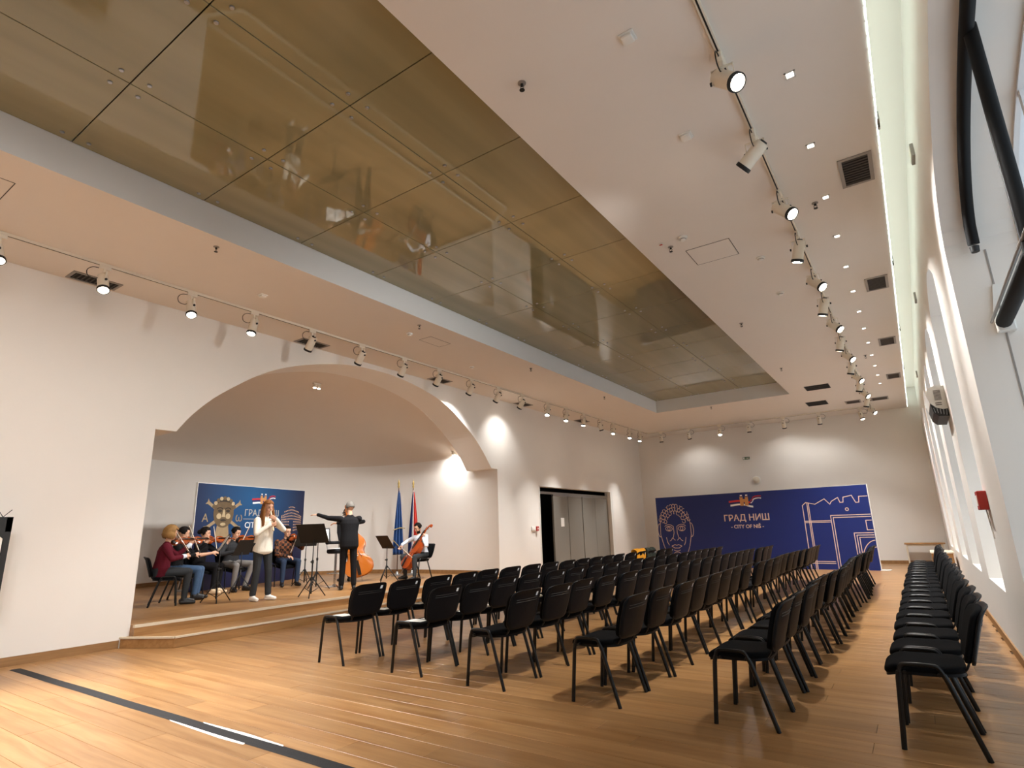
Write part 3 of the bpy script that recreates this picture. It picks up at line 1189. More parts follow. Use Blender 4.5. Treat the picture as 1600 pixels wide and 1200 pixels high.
def sprinkler(x, y_, label):
    t = empty('sprinkler', (x, y_, ZC), 0, label, 'sprinkler', 'ceiling sprinklers')
    MB().lathe([(.0, -.0005), (.034, -.0005), (.034, -.006), (.014, -.012), (.0, -.012)], 14).build('rosette', 'grey_metal', t, True, 40)
    b_ = MB().lathe([(.0, -.012), (.012, -.012), (.012, -.03), (.008, -.034), (.0, -.034)], 10)
    for s_ in (-1, 1):
        b_.tube([(s_ * .012, 0, -.03), (s_ * .017, 0, -.048), (0, 0, -.066)], .003, 6)
    b_.build('head', 'matte_black', t, True, 40)
    MB().lathe([(.0, -.066), (.022, -.066), (.022, -.069), (.0, -.069)], 14).build('deflector', 'matte_black', t)


for k, (x, y_) in enumerate([(-2.04, 3.25), (-2.05, 6.70), (-2.04, 10.30), (-2.06, 14.1)]):
    sprinkler(x, y_, '%s ceiling sprinkler along the right edge of the glass recess' % ORD[k])
for k, (x, y_) in enumerate([(-6.52, 3.21), (-6.52, 6.76), (-6.52, 10.29), (-6.53, 14.0)]):
    sprinkler(x, y_, '%s ceiling sprinkler along the left edge of the glass recess' % ORD[k])
for k, (x, y_) in enumerate([(-.38, 6.70), (-.38, 14.2)]):
    sprinkler(x, y_, '%s ceiling sprinkler between track and cove' % ['near', 'far'][k])
sprinkler(-4.65, 17.5, 'ceiling sprinkler beyond the far edge of the glass recess')


def detector(x, y_, label, sq=False):
    t = empty('ceiling_detector', (x, y_, ZC), 0, label, 'detector')
    if sq:
        MB().rbox((-.055, -.055, -.012), (.055, .055, -.0005), .004).build('base', 'white_plastic', t)
        MB().rbox((-.042, -.042, -.036), (.042, .042, -.0121), .01).build('cover', 'white_plastic', t, True, 40)
    else:
        MB().lathe([(.0, -.0005), (.055, -.0005), (.055, -.018), (.048, -.024), (.0, -.024)], 20).build('base', 'white_plastic', t, True, 40)
        MB().lathe([(.036, -.0241), (.038, -.034), (.028, -.046), (.0, -.048)], 20).build('sensor_head', 'white_plastic', t, True, 40)
        MB().lathe([(.037, -.026), (.0395, -.028), (.0395, -.031), (.037, -.033)], 20, caps=False).build('vent_ring', 'grille', t)


detector(-1.17, 3.34, 'white square box on the ceiling left of the nearest lit lamp', True)
detector(-1.18, 4.68, 'white square box on the ceiling near the second track lamp', True)
detector(-1.84, 6.55, 'round white smoke detector beside the ceiling hatch')
detector(-1.18, 7.75, 'round white detector right of the ceiling hatch')
detector(-1.20, 9.23, 'round white detector beyond the ceiling hatch')
detector(-7.41, 4.39, 'white square box on the ceiling over the stage wall', True)
detector(-6.95, 6.96, 'round white smoke detector by the left ceiling hatch')
detector(-7.44, 9.35, 'round white detector on the ceiling over the arch')
t = empty('indicator_light', (-2.12, 6.54, ZC), 0, 'red indicator light on the ceiling beside a sprinkler', 'indicator')
MB().rbox((-.03, -.02, -.014), (.03, .02, -.0005), .004).build('housing', 'white_plastic', t)
MB().rbox((-.02, -.012, -.02), (.02, .012, -.0141), .004).build('lens', 'red', t)


def hatch(x0, x1, y0, y1, label):
    t = empty('ceiling_hatch', ((x0 + x1) / 2, (y0 + y1) / 2, ZC), 0, label, 'hatch')
    hx, hy = (x1 - x0) / 2, (y1 - y0) / 2
    m_ = MB()
    for a_, b_ in (((-hx, -hy), (hx, -hy)), ((hx, -hy), (hx, hy)), ((hx, hy), (-hx, hy)), ((-hx, hy), (-hx, -hy))):
        m_.bar((a_[0], a_[1], -.0015), (b_[0], b_[1], -.0015), .008, .002)
    m_.build('joint', 'grille', t)
    MB().box((-hx + .006, -hy + .006, -.003), (hx - .006, hy - .006, -.0006)).build('panel', 'ceiling', t)


hatch(-1.93, -1.385, 6.93, 7.45, 'square access hatch in the right ceiling')
hatch(-7.06, -6.77, 7.32, 7.87, 'square access hatch in the left ceiling by the recess')
hatch(-7.42, -6.80, .72, 1.34, 'square access hatch in the left ceiling at the picture edge')

# ================================================================== wall fittings
t = empty('exit_sign', (-4.82, YF - .001, 3.65), 0, 'small green and white exit sign high on the far wall', 'sign')
MB().rbox((-.14, -.03, -.065), (.14, 0, .065), .006).build('housing', 'white_plastic', t)
pm = MB().box((-.12, -.0325, -.045), (.12, -.0302, .045)).build('pictogram_panel', 'green', t)
g = MB()
g.box((-.105, -.0345, -.03), (-.055, -.0326, .035))
g.bar((-.03, -.0335, 0), (.045, -.0335, 0), .002, .014, up=V(0, 0, 1))
g.prism([(.03, .03), (.065, 0), (.03, -.03)], -.001, .001, frame((0, -.0335, 0), V(1, 0, 0), V(0, 0, 1), V(0, -1, 0)))
g.ball((.085, -.0335, .025), (.01, .001, .01), 10)
g.tube([(.085, -.0335, .015), (.085, -.0335, -.005), (.095, -.0335, -.032)], .004, 6)
g.tube([(.085, -.0335, -.005), (.075, -.0335, -.03)], .004, 6)
g.build('pictogram', 'paper', t)
t = empty('wall_lamp', (-4.57, YF - .001, 2.85), 0, 'round white bulkhead lamp above the large blue backdrop', 'wall lamp')
R90 = Matrix.Rotation(PI / 2, 4, 'X')
MB().lathe([(.0, 0), (.14, 0), (.14, .03), (.125, .045), (.0, .045)], 28, R90).build('base_ring', 'white_plastic', t, True, 40)
MB().lathe([(.118, .0451), (.115, .06), (.08, .09), (.0, .10)], 28, R90).build('dome', 'white_metal', t, True)

t = empty('switch_panel', (XL, 13.95, 1.38), 0, 'white switch plate with red call point left of the folding door', 'switch')
MB().rbox((0, -.17, -.06), (.02, .04, .06), .004).build('plate', 'white_plastic', t)
for k in range(2):
    MB().rbox((.0201, -.155 + k * .09, -.04), (.027, -.085 + k * .09, .04), .003).build('rocker', 'paper', t)
MB().rbox((0, .055, -.06), (.045, .17, .06), .006).build('call_point', 'red', t)
MB().lathe([(0, .045), (.022, .045), (.022, .05), (0, .05)], 14, frame((0, .1125, 0), V(0, 1, 0), V(0, 0, 1), V(1, 0, 0))).build('button', 'paper', t)
t = empty('wall_socket', (XL, 13.75, .32), 0, 'small grey wall socket low beside the folding door', 'socket')
MB().rbox((0, -.06, -.04), (.02, .06, .04), .004).build('plate', 'grey_metal', t)
MB().lathe([(0, .0201), (.02, .0201), (.02, .024), (0, .024)], 14, frame((0, 0, 0), V(0, 1, 0), V(0, 0, 1), V(1, 0, 0))).build('outlet', 'dark', t)

t = empty('fire_call_box', (XR, 7.33, 1.50), 0, 'red fire alarm box on the white pier between the windows', 'alarm box')
MB().rbox((-.075, -.13, -.09), (0, .10, .09), .008).build('housing', 'red', t)
MB().rbox((-.079, -.08, -.05), (-.0751, .05, .05), .001).build('label_plate', 'paper', t)
MB().tube([(-.02, -.02, -.09), (-.012, -.02, -.3), (-.008, -.02, -.36)], .006, 6).build('cable', 'white_plastic', t)

for k, (yy, zz) in enumerate(((6.57, 4.96), (11.3, 4.95), (17.6, 4.93))):
    t = empty('junction_box', (XR, yy, zz), 0, '%s small grey box on the wall under the cove' % ORD[k], 'box', 'small boxes under the cove')
    MB().rbox((-.03, -.10, -.07), (0, .10, .07), .004).build('housing', 'grey_metal', t)
    MB().rbox((-.034, -.085, -.055), (-.0301, .085, .055), .001).build('cover', 'white_metal', t)
for k, yy in enumerate((5.58, 9.1, 12.6, 16.1)):
    t = empty('cove_bracket', (CEDGE + .001, yy, ZC + .02), 0, '%s small grey bracket on the cove edge' % ORD[k], 'bracket', 'brackets on the cove edge')
    MB().rbox((0, -.09, -.03), (.02, .09, .05), .003).build('plate', 'grey_metal', t)
    MB().rbox((.005, -.02, -.05), (.018, .02, -.0301), .002).build('clip', 'grille', t)

# air curtain / fan heater on the pier
t = empty('fan_heater', (XR, 9.62, 2.78), 0, 'white fan heater with dark louvres on the wall by the windows', 'heater')
side = [(-.001, .0), (-.001, .32), (-.12, .33), (-.19, .30), (-.22, .22), (-.19, .10), (-.13, .03), (-.05, .0)]
fr = frame((0, 0, 0), V(1, 0, 0), V(0, 0, 1), V(0, -1, 0))
MB().prism(side, -.0, -.95, fr).build('casing', 'white_plastic', t, False)
MB().prism([(-.004, 0), (-.06, .0), (-.14, .03), (-.19, .09), (-.17, -.03), (-.12, -.09), (-.004, -.10)], .004, -.94, fr).build('louvre_block', 'matte_black', t)
v_ = MB()
for k in range(5):
    v_.bar((-.02 - k * .035, -.001, -.005 + .008 * k), (-.03 - k * .03, -.001, -.085 + .012 * k), .006, .008, up=V(0, 1, 0))
v_.build('louvre', 'steel', t)
v_ = MB()
for k in range(9):
    v_.box((-.13, -.003, .13 + k * .016), (-.05, .0, .138 + k * .016))
for k in range(2):
    v_.box((-.13, -.003, .06 + k * .025), (-.06, .0, .07 + k * .025))
v_.build('vent_slot', 'grille', t)

# black tube frame in the big bay: arched tube, mullion, transom
t = empty('bay_tube_frame', (0, 0, 0), 0, 'black steel tube frame inside the wide arched bay', 'frame')
pth = []
for k in range(2, 27):
    a_ = PI * k / 28
    pth.append((.76, BAY_C - (BAY_H - .07) * math.cos(a_), BAY_SPR + (BAY_RISE - .06) * math.sin(a_)))
pth = pth + [(.76, BAY_C + BAY_H - .10, BAY_SPR + .03)]
MB().tube(pth, .042, 12).build('arched_tube', 'tube_black', t, True, 50)
MB().lathe([(.0, 0), (.03, 0), (.034, .05), (.0, .05)], 14, Matrix.Translation((.76, BAY_C + BAY_H - .10, BAY_SPR - .04))).build('end_plug', 'matte_black', t, True, 40)
MB().tube([(.78, 4.16, BAY_SILL), (.78, 4.16, BAY_SPR + .84)], .04, 12).build('mullion', 'tube_black', t, True, 50)
MB().tube([(.83, BAY_C - BAY_H + .02, 2.88), (.83, BAY_C + BAY_H - .07, 2.88)], .055, 14).build('transom', 'tube_black', t, True, 50)
MB().tube([(.75, BAY_C - BAY_H + .02, 2.885), (.75, BAY_C + BAY_H - .10, 2.885)], .012, 8).build('guide_rod', 'steel', t, True, 50)
m_ = MB()
m_.rbox((.78, BAY_C + BAY_H - .075, 2.80), (.90, BAY_C + BAY_H - .002, 2.96), .01)
m_.bar((.80, BAY_C + BAY_H - .02, 2.96), (.84, BAY_C + BAY_H - .02, 3.22), .02, .035)
m_.build('wall_bracket', 'white_plastic', t)
MB().box((.83, BAY_C + BAY_H - .006, BAY_SILL), (.842, BAY_C + BAY_H - .0005, BAY_SPR)).build('jamb_seam', 'grey_metal', t)

# tape across the floor with torn white backing
pts = []
for k in range(27):
    x_ = -8.62 + k * .32
    pts.append((x_, 2.545 + .003 * math.sin(k * 1.3) + .002 * k))
tp = MB()
for (xa, ya), (xb, yb) in zip(pts[:-1], pts[1:]):
    tp.add([V(xa, ya - .052, .0008), V(xb, yb - .052, .0008), V(xb, yb + .052, .0008), V(xa, ya + .052, .0008), V(xa, ya - .03, .004), V(xb, yb - .03, .004), V(xb, yb + .03, .004), V(xa, ya + .03, .004)],
           [(0, 1, 5, 4), (4, 5, 6, 7), (7, 6, 2, 3)])
tp = tp.build('floor_tape', 'tape')
tag(tp, 'long black cable tape stuck across the wooden floor', 'tape')
m_ = MB()
m_.prism([(-5.05, 2.522), (-4.72, 2.526), (-4.30, 2.528), (-4.02, 2.530), (-4.0, 2.505), (-4.28, 2.492), (-4.7, 2.50), (-5.0, 2.51)][::-1], .0006, .0018)
m_.prism([(-4.75, 2.628), (-4.2, 2.65), (-3.75, 2.64), (-3.72, 2.618), (-4.2, 2.614), (-4.7, 2.61)][::-1], .0006, .0018)
m_.build('torn_backing', 'paper', tp)

# framed display panel at the left picture edge, on an easel
t = empty('display_easel', (-8.42, 1.6, 0), 0, 'black framed display panel on an easel at the left wall', 'easel')
m_ = MB()
wid = .63
m_.box((-.02, -wid, .72), (.02, -wid + .055, 1.66))
m_.box((-.02, wid - .055, .72), (.02, wid, 1.66))
m_.box((-.02, -wid, 1.50), (.02, wid, 1.66))
m_.box((-.02, -wid, .72), (.02, wid, .84))
for s_ in (-1, 1):
    m_.prism([(s_ * (wid - .055), 1.50), (s_ * (wid - .055), 1.42), (s_ * (wid - .14), 1.50)], -.02, .02, frame((0, 0, 0), V(0, 1, 0), V(0, 0, 1), V(1, 0, 0)))
m_.build('panel_frame', 'matte_black', t)
MB().box((-.012, -wid + .06, .78), (.008, wid - .06, 1.55)).build('picture', 'paper', t)
m_ = MB()
for s_ in (-1, 1):
    m_.lathe([(0, 0), (.018, 0), (.018, .006), (0, .006)], 12, frame((.0205, s_ * (wid - .16), 1.585), V(0, 1, 0), V(0, 0, 1), V(1, 0, 0)))
m_.build('rosette', 'nosing', t)
m_ = MB()
for s_ in (-1, 1):
    m_.tube([(0, s_ * (wid - .09), 1.66), (0, s_ * (wid - .02), 1.74)], .004, 6)
    m_.tube([(0, s_ * (wid - .09), 1.66), (0, s_ * (wid - .15), 1.75), (0, s_ * (wid - .25), 1.755)], .004, 6)
m_.build('wire', 'matte_black', t)
for s_ in (-1, 1):
    MB().tube([(.03, s_ * .45, 0), (.0, s_ * .28, .74)], .012, 8).build('leg', 'black_steel', t, True)
MB().tube([(-.38, 0, 0), (-.03, 0, 1.0)], .012, 8).build('leg', 'black_steel', t, True)
m_ = MB().box((-.03, -.4, .70), (.05, .4, .72)).build('shelf', 'black_steel', t)

# desk and box by the far right corner
t = empty('side_table', (-.05, 21.55, 0), 0, 'narrow wooden side table against the far wall by the windows', 'table')
MB().rbox((-.45, -.25, .60), (.55, .25, .64), .006).build('table_top', 'oak', t)
MB().box((-.40, -.22, .55), (.5, .22, .60)).build('apron', 'nosing', t)
for sx in (-.40, .48):
    for sy in (-.2, .2):
        MB().box((sx - .02, sy - .02, 0), (sx + .02, sy + .02, .55)).build('leg', 'nosing', t)
t = empty('wooden_box', (.30, 17.4, 0), 0, 'brown wooden cabinet box under the far windows', 'cabinet')
MB().rbox((-.2, -.6, .02), (.2, .6, .55), .006).build('body', 'oak', t)
MB().rbox((-.22, -.62, .55), (.22, .62, .58), .004).build('top_board', 'nosing', t)
MB().rbox((-.206, -.56, .06), (-.2001, -.02, .52), .002).build('door', 'oak_trim', t)
MB().rbox((-.206, .02, .06), (-.2001, .56, .52), .002).build('door', 'oak_trim', t)
# ================================================================== printed backdrops
M['blue_far'] = material('royal_blue_print', lin(16, 38, 108), 0.5, var=0.12, vscale=.6)
M['blue_stage'] = material('deep_blue_print', lin(10, 62, 122), 0.45, var=0.35, vscale=.5)
M['line_pink'] = material('pale_line_print', lin(226, 196, 180), 0.6, var=0.03)
M['tan_print'] = material('tan_print', lin(150, 128, 96), 0.6, var=0.15, vscale=14)
M['bronze_print'] = material('bronze_print', lin(96, 78, 54), 0.5, var=0.35, vscale=9)
M['bronze_dark'] = material('bronze_dark_print', lin(42, 34, 26), 0.5, var=0.2, vscale=9)
M['bronze_lite'] = material('bronze_light_print', lin(176, 156, 122), 0.5, var=0.2, vscale=9)
M['print_white'] = material('white_print', lin(240, 238, 236), 0.6, var=0.02)
M['print_grey'] = material('grey_print', lin(178, 172, 160), 0.6, var=0.02)
M['print_red'] = material('red_print', lin(190, 40, 44), 0.6, var=0.05)
M['print_gold'] = material('gold_print', lin(196, 140, 84), 0.6, var=0.1, vscale=20)
M['print_navy'] = material('navy_print', lin(18, 32, 96), 0.6, var=0.05)
M['cell'] = material('peach_cell_print', lin(206, 164, 128), 0.6, var=0.05)


def banner_print():
    mt = M['blue_stage']
    nt = mt.node_tree
    geo = nt.nodes.new('ShaderNodeNewGeometry')
    dist = nt.nodes.new('ShaderNodeVectorMath')
    dist.operation = 'DISTANCE'
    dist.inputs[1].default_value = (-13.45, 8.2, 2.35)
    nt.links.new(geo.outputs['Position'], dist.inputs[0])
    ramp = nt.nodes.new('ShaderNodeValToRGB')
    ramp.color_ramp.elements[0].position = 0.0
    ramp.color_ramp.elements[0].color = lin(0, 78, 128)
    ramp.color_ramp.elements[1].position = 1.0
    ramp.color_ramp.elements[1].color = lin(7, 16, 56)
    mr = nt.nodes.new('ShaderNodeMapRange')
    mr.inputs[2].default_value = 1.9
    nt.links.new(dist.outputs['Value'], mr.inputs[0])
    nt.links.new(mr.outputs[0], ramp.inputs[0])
    nt.links.new(ramp.outputs[0], nt.nodes['Principled BSDF'].inputs['Base Color'])


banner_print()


class Sheet:
    """flat print on a backdrop face: u to the viewer's right, v up, lying a hair proud of the face"""

    def __init__(s, root, fr):
        s.root, s.fr = root, fr

    def poly(s, name, pts, mat, lift=.002):
        return MB().prism(pts, 0, lift, s.fr).build(name, mat, s.root)

    def lines(s, name, paths, w_, mat, lift=.002):
        mb = MB()
        for P in paths:
            for a_, b_ in zip(P[:-1], P[1:]):
                d = V(b_[0] - a_[0], b_[1] - a_[1], 0)
                if d.length < 1e-5:
                    continue
                d.normalize()
                n_ = V(-d.y, d.x, 0) * w_ / 2
                e = d * w_ * .3
                A_, B_ = V(a_[0], a_[1], 0) - e, V(b_[0], b_[1], 0) + e
                mb.prism([(A_ - n_).xy[:], (B_ - n_).xy[:], (B_ + n_).xy[:], (A_ + n_).xy[:]], 0, lift, s.fr)
        o = mb.build(name, mat, s.root)
        return o

    def text(s, body, u, v, size, mat, name='lettering', lift=.003, bold=0.0):
        me = text_mesh(body, size, lift / 2, bold=bold)
        me.transform(s.fr @ Matrix.Translation((u, v, lift / 2)))
        me.materials.clear()
        me.materials.append(M[mat])
        return link(name, me, s.root)

    def logo(s, u, v, k):
        """waving ribbons in red, blue and white with a little gold gate tower"""
        def wave(y0, amp, x0, x1, th, ph):
            up_, dn = [], []
            for i in range(17):
                t = i / 16
                x_ = x0 + (x1 - x0) * t
                y_ = y0 + amp * math.sin(t * PI * 1.5 + ph) * t
                up_.append((u + k * x_, v + k * (y_ + th / 2)))
                dn.append((u + k * x_, v + k * (y_ - th / 2)))
            return dn + up_[::-1]
        s.poly('ribbon', wave(.05, .05, -.52, .20, .06, 0), 'print_red')
        s.poly('ribbon', wave(-.015, .05, -.50, .24, .055, 0), 'print_navy', .003)
        s.poly('ribbon', wave(-.075, .07, -.48, .28, .06, 0), 'print_white')
        for dy, mt in ((.19, 'print_red'), (.155, 'print_navy'), (.12, 'print_white')):
            P = [(.22, dy - .14), (.27, dy - .10), (.31, dy - .03), (.38, dy), (.48, dy + .01), (.56, dy)]
            s.lines('ribbon', [[(u + k * a_, v + k * b_) for a_, b_ in P]], .033 * k, mt, .0025)
        for x0 in (-.14, .04):
            s.poly('tower', [(u + k * (x0 + a_), v + k * b_) for a_, b_ in ((0, -.1), (.10, -.1), (.10, .2), (.08, .2), (.08, .17), (.06, .17), (.06, .2), (.04, .2), (.04, .17), (.02, .17), (.02, .2), (0, .2))], 'print_gold', .004)
        s.poly('gate', [(u + k * a_, v + k * b_) for a_, b_ in ((-.05, -.1), (-.02, -.1), (-.02, .02), (.02, .02), (.02, -.1), (.05, -.1), (.05, .12), (-.05, .12))], 'print_gold', .004)
        for x0 in (-.09, .09):
            s.poly('flag', [(u + k * (x0 + a_), v + k * b_) for a_, b_ in ((-.03, .22), (.04, .22), (.04, .26), (-.03, .26))], 'print_white', .004)


def backdrop(name, label, pL, pR, z0, z1, mat, feet=True, base_extra=0):
    pL, pR = V(*pL), V(*pR)
    L_ = (pR - pL).length
    xa = (pR - pL).normalized()
    n_ = xa.cross(V(0, 0, 1))          # towards the viewer
    r = empty(name, (0, 0, 0), 0, label, 'backdrop')
    fr = frame((pL.x, pL.y, z0), xa, V(0, 0, 1), n_)
    H = z1 - z0
    MB().box((0, 0, -.05), (L_, H, 0), 0, fr).build('printed_wall', mat, r)
    e = MB()
    e.box((L_, 0, -.05), (L_ + .012, H + .012, .001), 0, fr)
    e.box((-.012, 0, -.05), (0, H + .012, .001), 0, fr)
    e.box((0, H, -.05), (L_, H + .012, .001), 0, fr)
    e.build('edge_trim', 'white_plastic', r)
    for u in ((.12, L_ / 2, L_ - .12) if feet else ()):
        f = MB()
        f.bar(fr @ V(u, .02 , -.06), fr @ V(u, .02, -.42), .04, .04)
        f.bar(fr @ V(u, H * .7, -.05), fr @ V(u, .03, -.40), .03, .03)
        f.build('foot', 'steel', r)
    return r, Sheet(r, fr @ Matrix.Translation((0, 0, .0006))), L_, H


# ---- large blue backdrop at the far end of the hall
r, S, W_, H_ = backdrop('blue_backdrop', 'long royal blue backdrop with line drawings at the far end of the hall', (-7.62, 19.98, 0), (-1.08, 19.08, 0), 0.0, 2.32, 'blue_far')
MB().box((W_ + .0, 0, -.2), (W_ + .22, .02, .06), 0, S.fr).build('foot_plate', 'white_plastic', r)
S.lines('seam', [[(W_ * .465, 0), (W_ * .465, H_)]], .008, 'print_navy', .0008)
S.logo(W_ * .475, H_ * .86, .95)
S.text('ГРАД НИШ', W_ * .475, H_ * .655, .27, 'line_pink', bold=.004)
S.text('- CITY OF NIŠ -', W_ * .475, H_ * .54, .155, 'line_pink', bold=.003)
# line-drawn head with curls
hu, hv, hk = .66, 1.20, .66


def hp(P):
    return [(hu + hk * a_, hv + hk * b_ * 1.22) for a_, b_ in P]


def arc(cx, cy, rx, ry, a0, a1, n=12):
    return [(cx + rx * math.cos(math.radians(a0 + (a1 - a0) * k / n)), cy + ry * math.sin(math.radians(a0 + (a1 - a0) * k / n))) for k in range(n + 1)]


head = [hp(arc(0, -.1, .82, 1.15, -150, -30)), hp([(-.72, -.65), (-.86, -.2), (-.84, .25), (-.74, .6)]), hp([(.72, -.65), (.86, -.2), (.86, .25), (.78, .6)])]
hr_ = random.Random(4)
for ring, (rx, ry, n) in enumerate(((.84, .92, 15), (.70, .76, 13), (.55, .62, 10))):
    for k in range(n):
        a_ = 18 + 144 * k / (n - 1)
        cx, cy = rx * math.cos(math.radians(a_)), .18 + ry * math.sin(math.radians(a_)) * .9
        s0 = hr_.uniform(0, 360)
        head.append(hp(arc(cx, cy, .085, .075, s0, s0 + 255, 8)))
for sx in (-1, 1):
    head.append(hp(arc(sx * .36, .12, .24, .11, 20, 160)))
    head.append(hp(arc(sx * .36, .06, .19, .10, 0, 360, 14)))
    head.append(hp(arc(sx * .36, .06, .07, .08, 0, 360, 8)))
    head.append(hp([(sx * .10, .16), (sx * .09, -.12), (sx * .17, -.34), (sx * .06, -.42)]))
    head.append(hp(arc(sx * .88, .0, .12, .28, -110 if sx > 0 else 70, 110 if sx > 0 else 290)))
    head.append(hp(arc(sx * .40, -.25, .2, .2, 200 if sx > 0 else 280, 260 if sx > 0 else 340, 6)))
    head.append(hp([(sx * .55, -.3), (sx * .5, -.5), (sx * .42, -.62)]))
head += [hp([(-.28, -.66), (-.1, -.60), (0, -.63), (.1, -.60), (.28, -.66), (.12, -.74), (-.12, -.74), (-.28, -.66)]), hp(arc(0, -.80, .18, .06, 200, 340)), hp(arc(0, -1.0, .2, .1, 30, 150)), hp([(-.5, -1.0), (-.56, -1.5), (-.7, -1.9)]), hp([(.5, -1.0), (.56, -1.5), (.7, -1.9)])]
S.lines('head_line_drawing', head, .018, 'line_pink')
# line-drawn fortress gate
x0 = W_ * .735
gate = []
bat = [(x0, 0), (x0, 1.82), (x0 + .10, 1.9), (x0 + .35, 1.84), (x0 + .62, 1.98), (x0 + .75, 1.82), (x0 + .80, 1.90), (x0 + .98, 2.00), (x0 + 1.02, 1.86), (x0 + 1.1, 1.86), (x0 + 1.12, 2.0), (x0 + 1.34, 2.04), (x0 + 1.42, 1.84), (x0 + 1.5, 1.84), (x0 + 1.52, 2.0), (x0 + W_ - x0 - x0 + x0 - .02, 2.02)]
bat[-1] = (W_ - .02, 2.0)
gate.append(bat)
gate += [[(x0 + .13, 0), (x0 + .13, 1.88)], [(x0 + .17, 0), (x0 + .17, 1.88)], [(x0, 1.36), (x0 + .72, 1.36)], [(x0, 1.32), (x0 + .72, 1.32)], [(x0 + .0, .22), (x0 + .66, .22)], [(x0 + .0, .17), (x0 + .66, .17)]]
gate += [[(x0 + .72, 0), (x0 + .72, 1.50), (W_ - .02, 1.50)], [(x0 + .78, 0), (x0 + .78, 1.44), (W_ - .02, 1.44)]]
gate += [[(x0 + 1.25, 0), (x0 + 1.25, 1.0), (W_ - .02, 1.0)], [(x0 + 1.31, 0), (x0 + 1.31, .94), (W_ - .02, .94)], [(x0 + 1.37, 0), (x0 + 1.37, .88), (W_ - .02, .88)]]
gate += [arc(W_ - .0, 0, .30, .62, 93, 180), arc(W_ - .0, .02, .42, .78, 93, 150)]
gate += [[(W_ - .16, 1.34), (W_ - .16, 1.08), (W_ - .02, 1.08)], [(W_ - .16, 1.34), (W_ - .02, 1.34)], arc(x0 + 1.17, 1.66, .04, .04, 0, 360, 8)]
S.lines('gate_line_drawing', gate, .020, 'line_pink')

# ---- banner wall on the stage
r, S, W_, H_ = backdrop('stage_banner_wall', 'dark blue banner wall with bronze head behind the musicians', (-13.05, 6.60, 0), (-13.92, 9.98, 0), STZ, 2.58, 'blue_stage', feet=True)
cu, cv = W_ * .22, H_ * .72
for a_ in (45, 135, 225, 315):
    c, s_ = math.cos(math.radians(a_)), math.sin(math.radians(a_)) * .62
    n_ = V(-s_, c, 0).normalized() * .045
    P0, P1 = V(cu + .18 * c, cv - .05 + .18 * s_, 0), V(cu + .62 * c, cv - .05 + .62 * s_, 0)
    S.poly('ray', [(P0 - n_ * .8).xy[:], (P1 - n_ * .8).xy[:], (P1 - n_ * 1.6 + V(c, s_, 0) * .08).xy[:], (P1 + V(c, s_, 0) * .05).xy[:], (P1 + n_ * 1.6 + V(c, s_, 0) * .08).xy[:], (P1 + n_ * .8).xy[:], (P0 + n_ * .8).xy[:]], 'tan_print')
S.text('A', cu - .50, cv - .12, .26, 'tan_print')
S.text('ω', cu + .46, cv - .10, .28, 'tan_print')
S.poly('neck', [(cu - .10, cv - .66), (cu + .08, cv - .66), (cu + .20, cv - .50), (cu + .15, cv - .24), (cu - .15, cv - .24), (cu - .20, cv - .48)], 'tan_print', .003)
S.poly('head', arc(cu, cv, .29, .33, 0, 355, 26), 'bronze_print', .004)
S.poly('hair', arc(cu, cv + .07, .325, .29, 8, 172, 16) + [(cu - .27, cv + .14), (cu - .16, cv + .24), (cu, cv + .26), (cu + .16, cv + .24), (cu + .27, cv + .14)], 'bronze_dark', .005)
for k in range(9):
    a_ = math.radians(15 + 150 * k / 8)
    S.poly('curl', arc(cu + .30 * math.cos(a_), cv + .07 + .27 * math.sin(a_), .05, .045, 0, 330, 8), 'bronze_lite' if k % 2 else 'bronze_print', .006)
for sx in (-1, 1):
    S.poly('eye', arc(cu + sx * .115, cv + .05, .06, .03, 0, 330, 10), 'bronze_dark', .006)
    S.lines('brow', [arc(cu + sx * .115, cv + .06, .09, .06, 25, 155, 8)], .022, 'bronze_dark', .006)
    S.poly('cheek', arc(cu + sx * .13, cv - .07, .07, .065, 0, 330, 10), 'bronze_lite', .005)
S.poly('nose', [(cu - .02, cv + .08), (cu + .02, cv + .08), (cu + .05, cv - .09), (cu - .05, cv - .09)], 'bronze_lite', .006)
S.poly('mouth', arc(cu, cv - .16, .085, .025, 0, 330, 10), 'bronze_dark', .006)
S.poly('chin_highlight', arc(cu, cv - .25, .08, .035, 0, 330, 10), 'bronze_lite', .005)
S.logo(W_ * .565, H_ * .855, .72)
S.text('ГРАД НИШ', W_ * .565, H_ * .725, .215, 'print_grey')
S.lines('rule', [[(W_ * .565 - .60, H_ * .665), (W_ * .565 + .60, H_ * .665)]], .012, 'print_grey')
S.text('CITY OF NIŠ', W_ * .565, H_ * .60, .20, 'print_white')
# curved hall made of little windows
mb = MB()
hc = W_ * .865
for i in range(9):
    v0 = H_ * .80 - i * .077
    half = .36 if i > 1 else .12 + .16 * i
    n_ = 15
    for k in range(n_):
        t = -1 + 2 * k / (n_ - 1)
        if i > 4 and abs(t) < .24:
            continue
        if abs(t) * .36 > half + .01:
            continue
        u = hc + t * .36
        vv = v0 - .09 * abs(t) ** 1.5 * (1 if i < 3 else .6 - .25 * (i - 3)) + .0
        mb.prism([(u - .014, vv), (u + .014, vv), (u + .014, vv + .028), (u - .014, vv + .028)], 0, .002, S.fr)
o = mb.build('window_dots', 'cell', r)
o['kind'] = 'stuff'

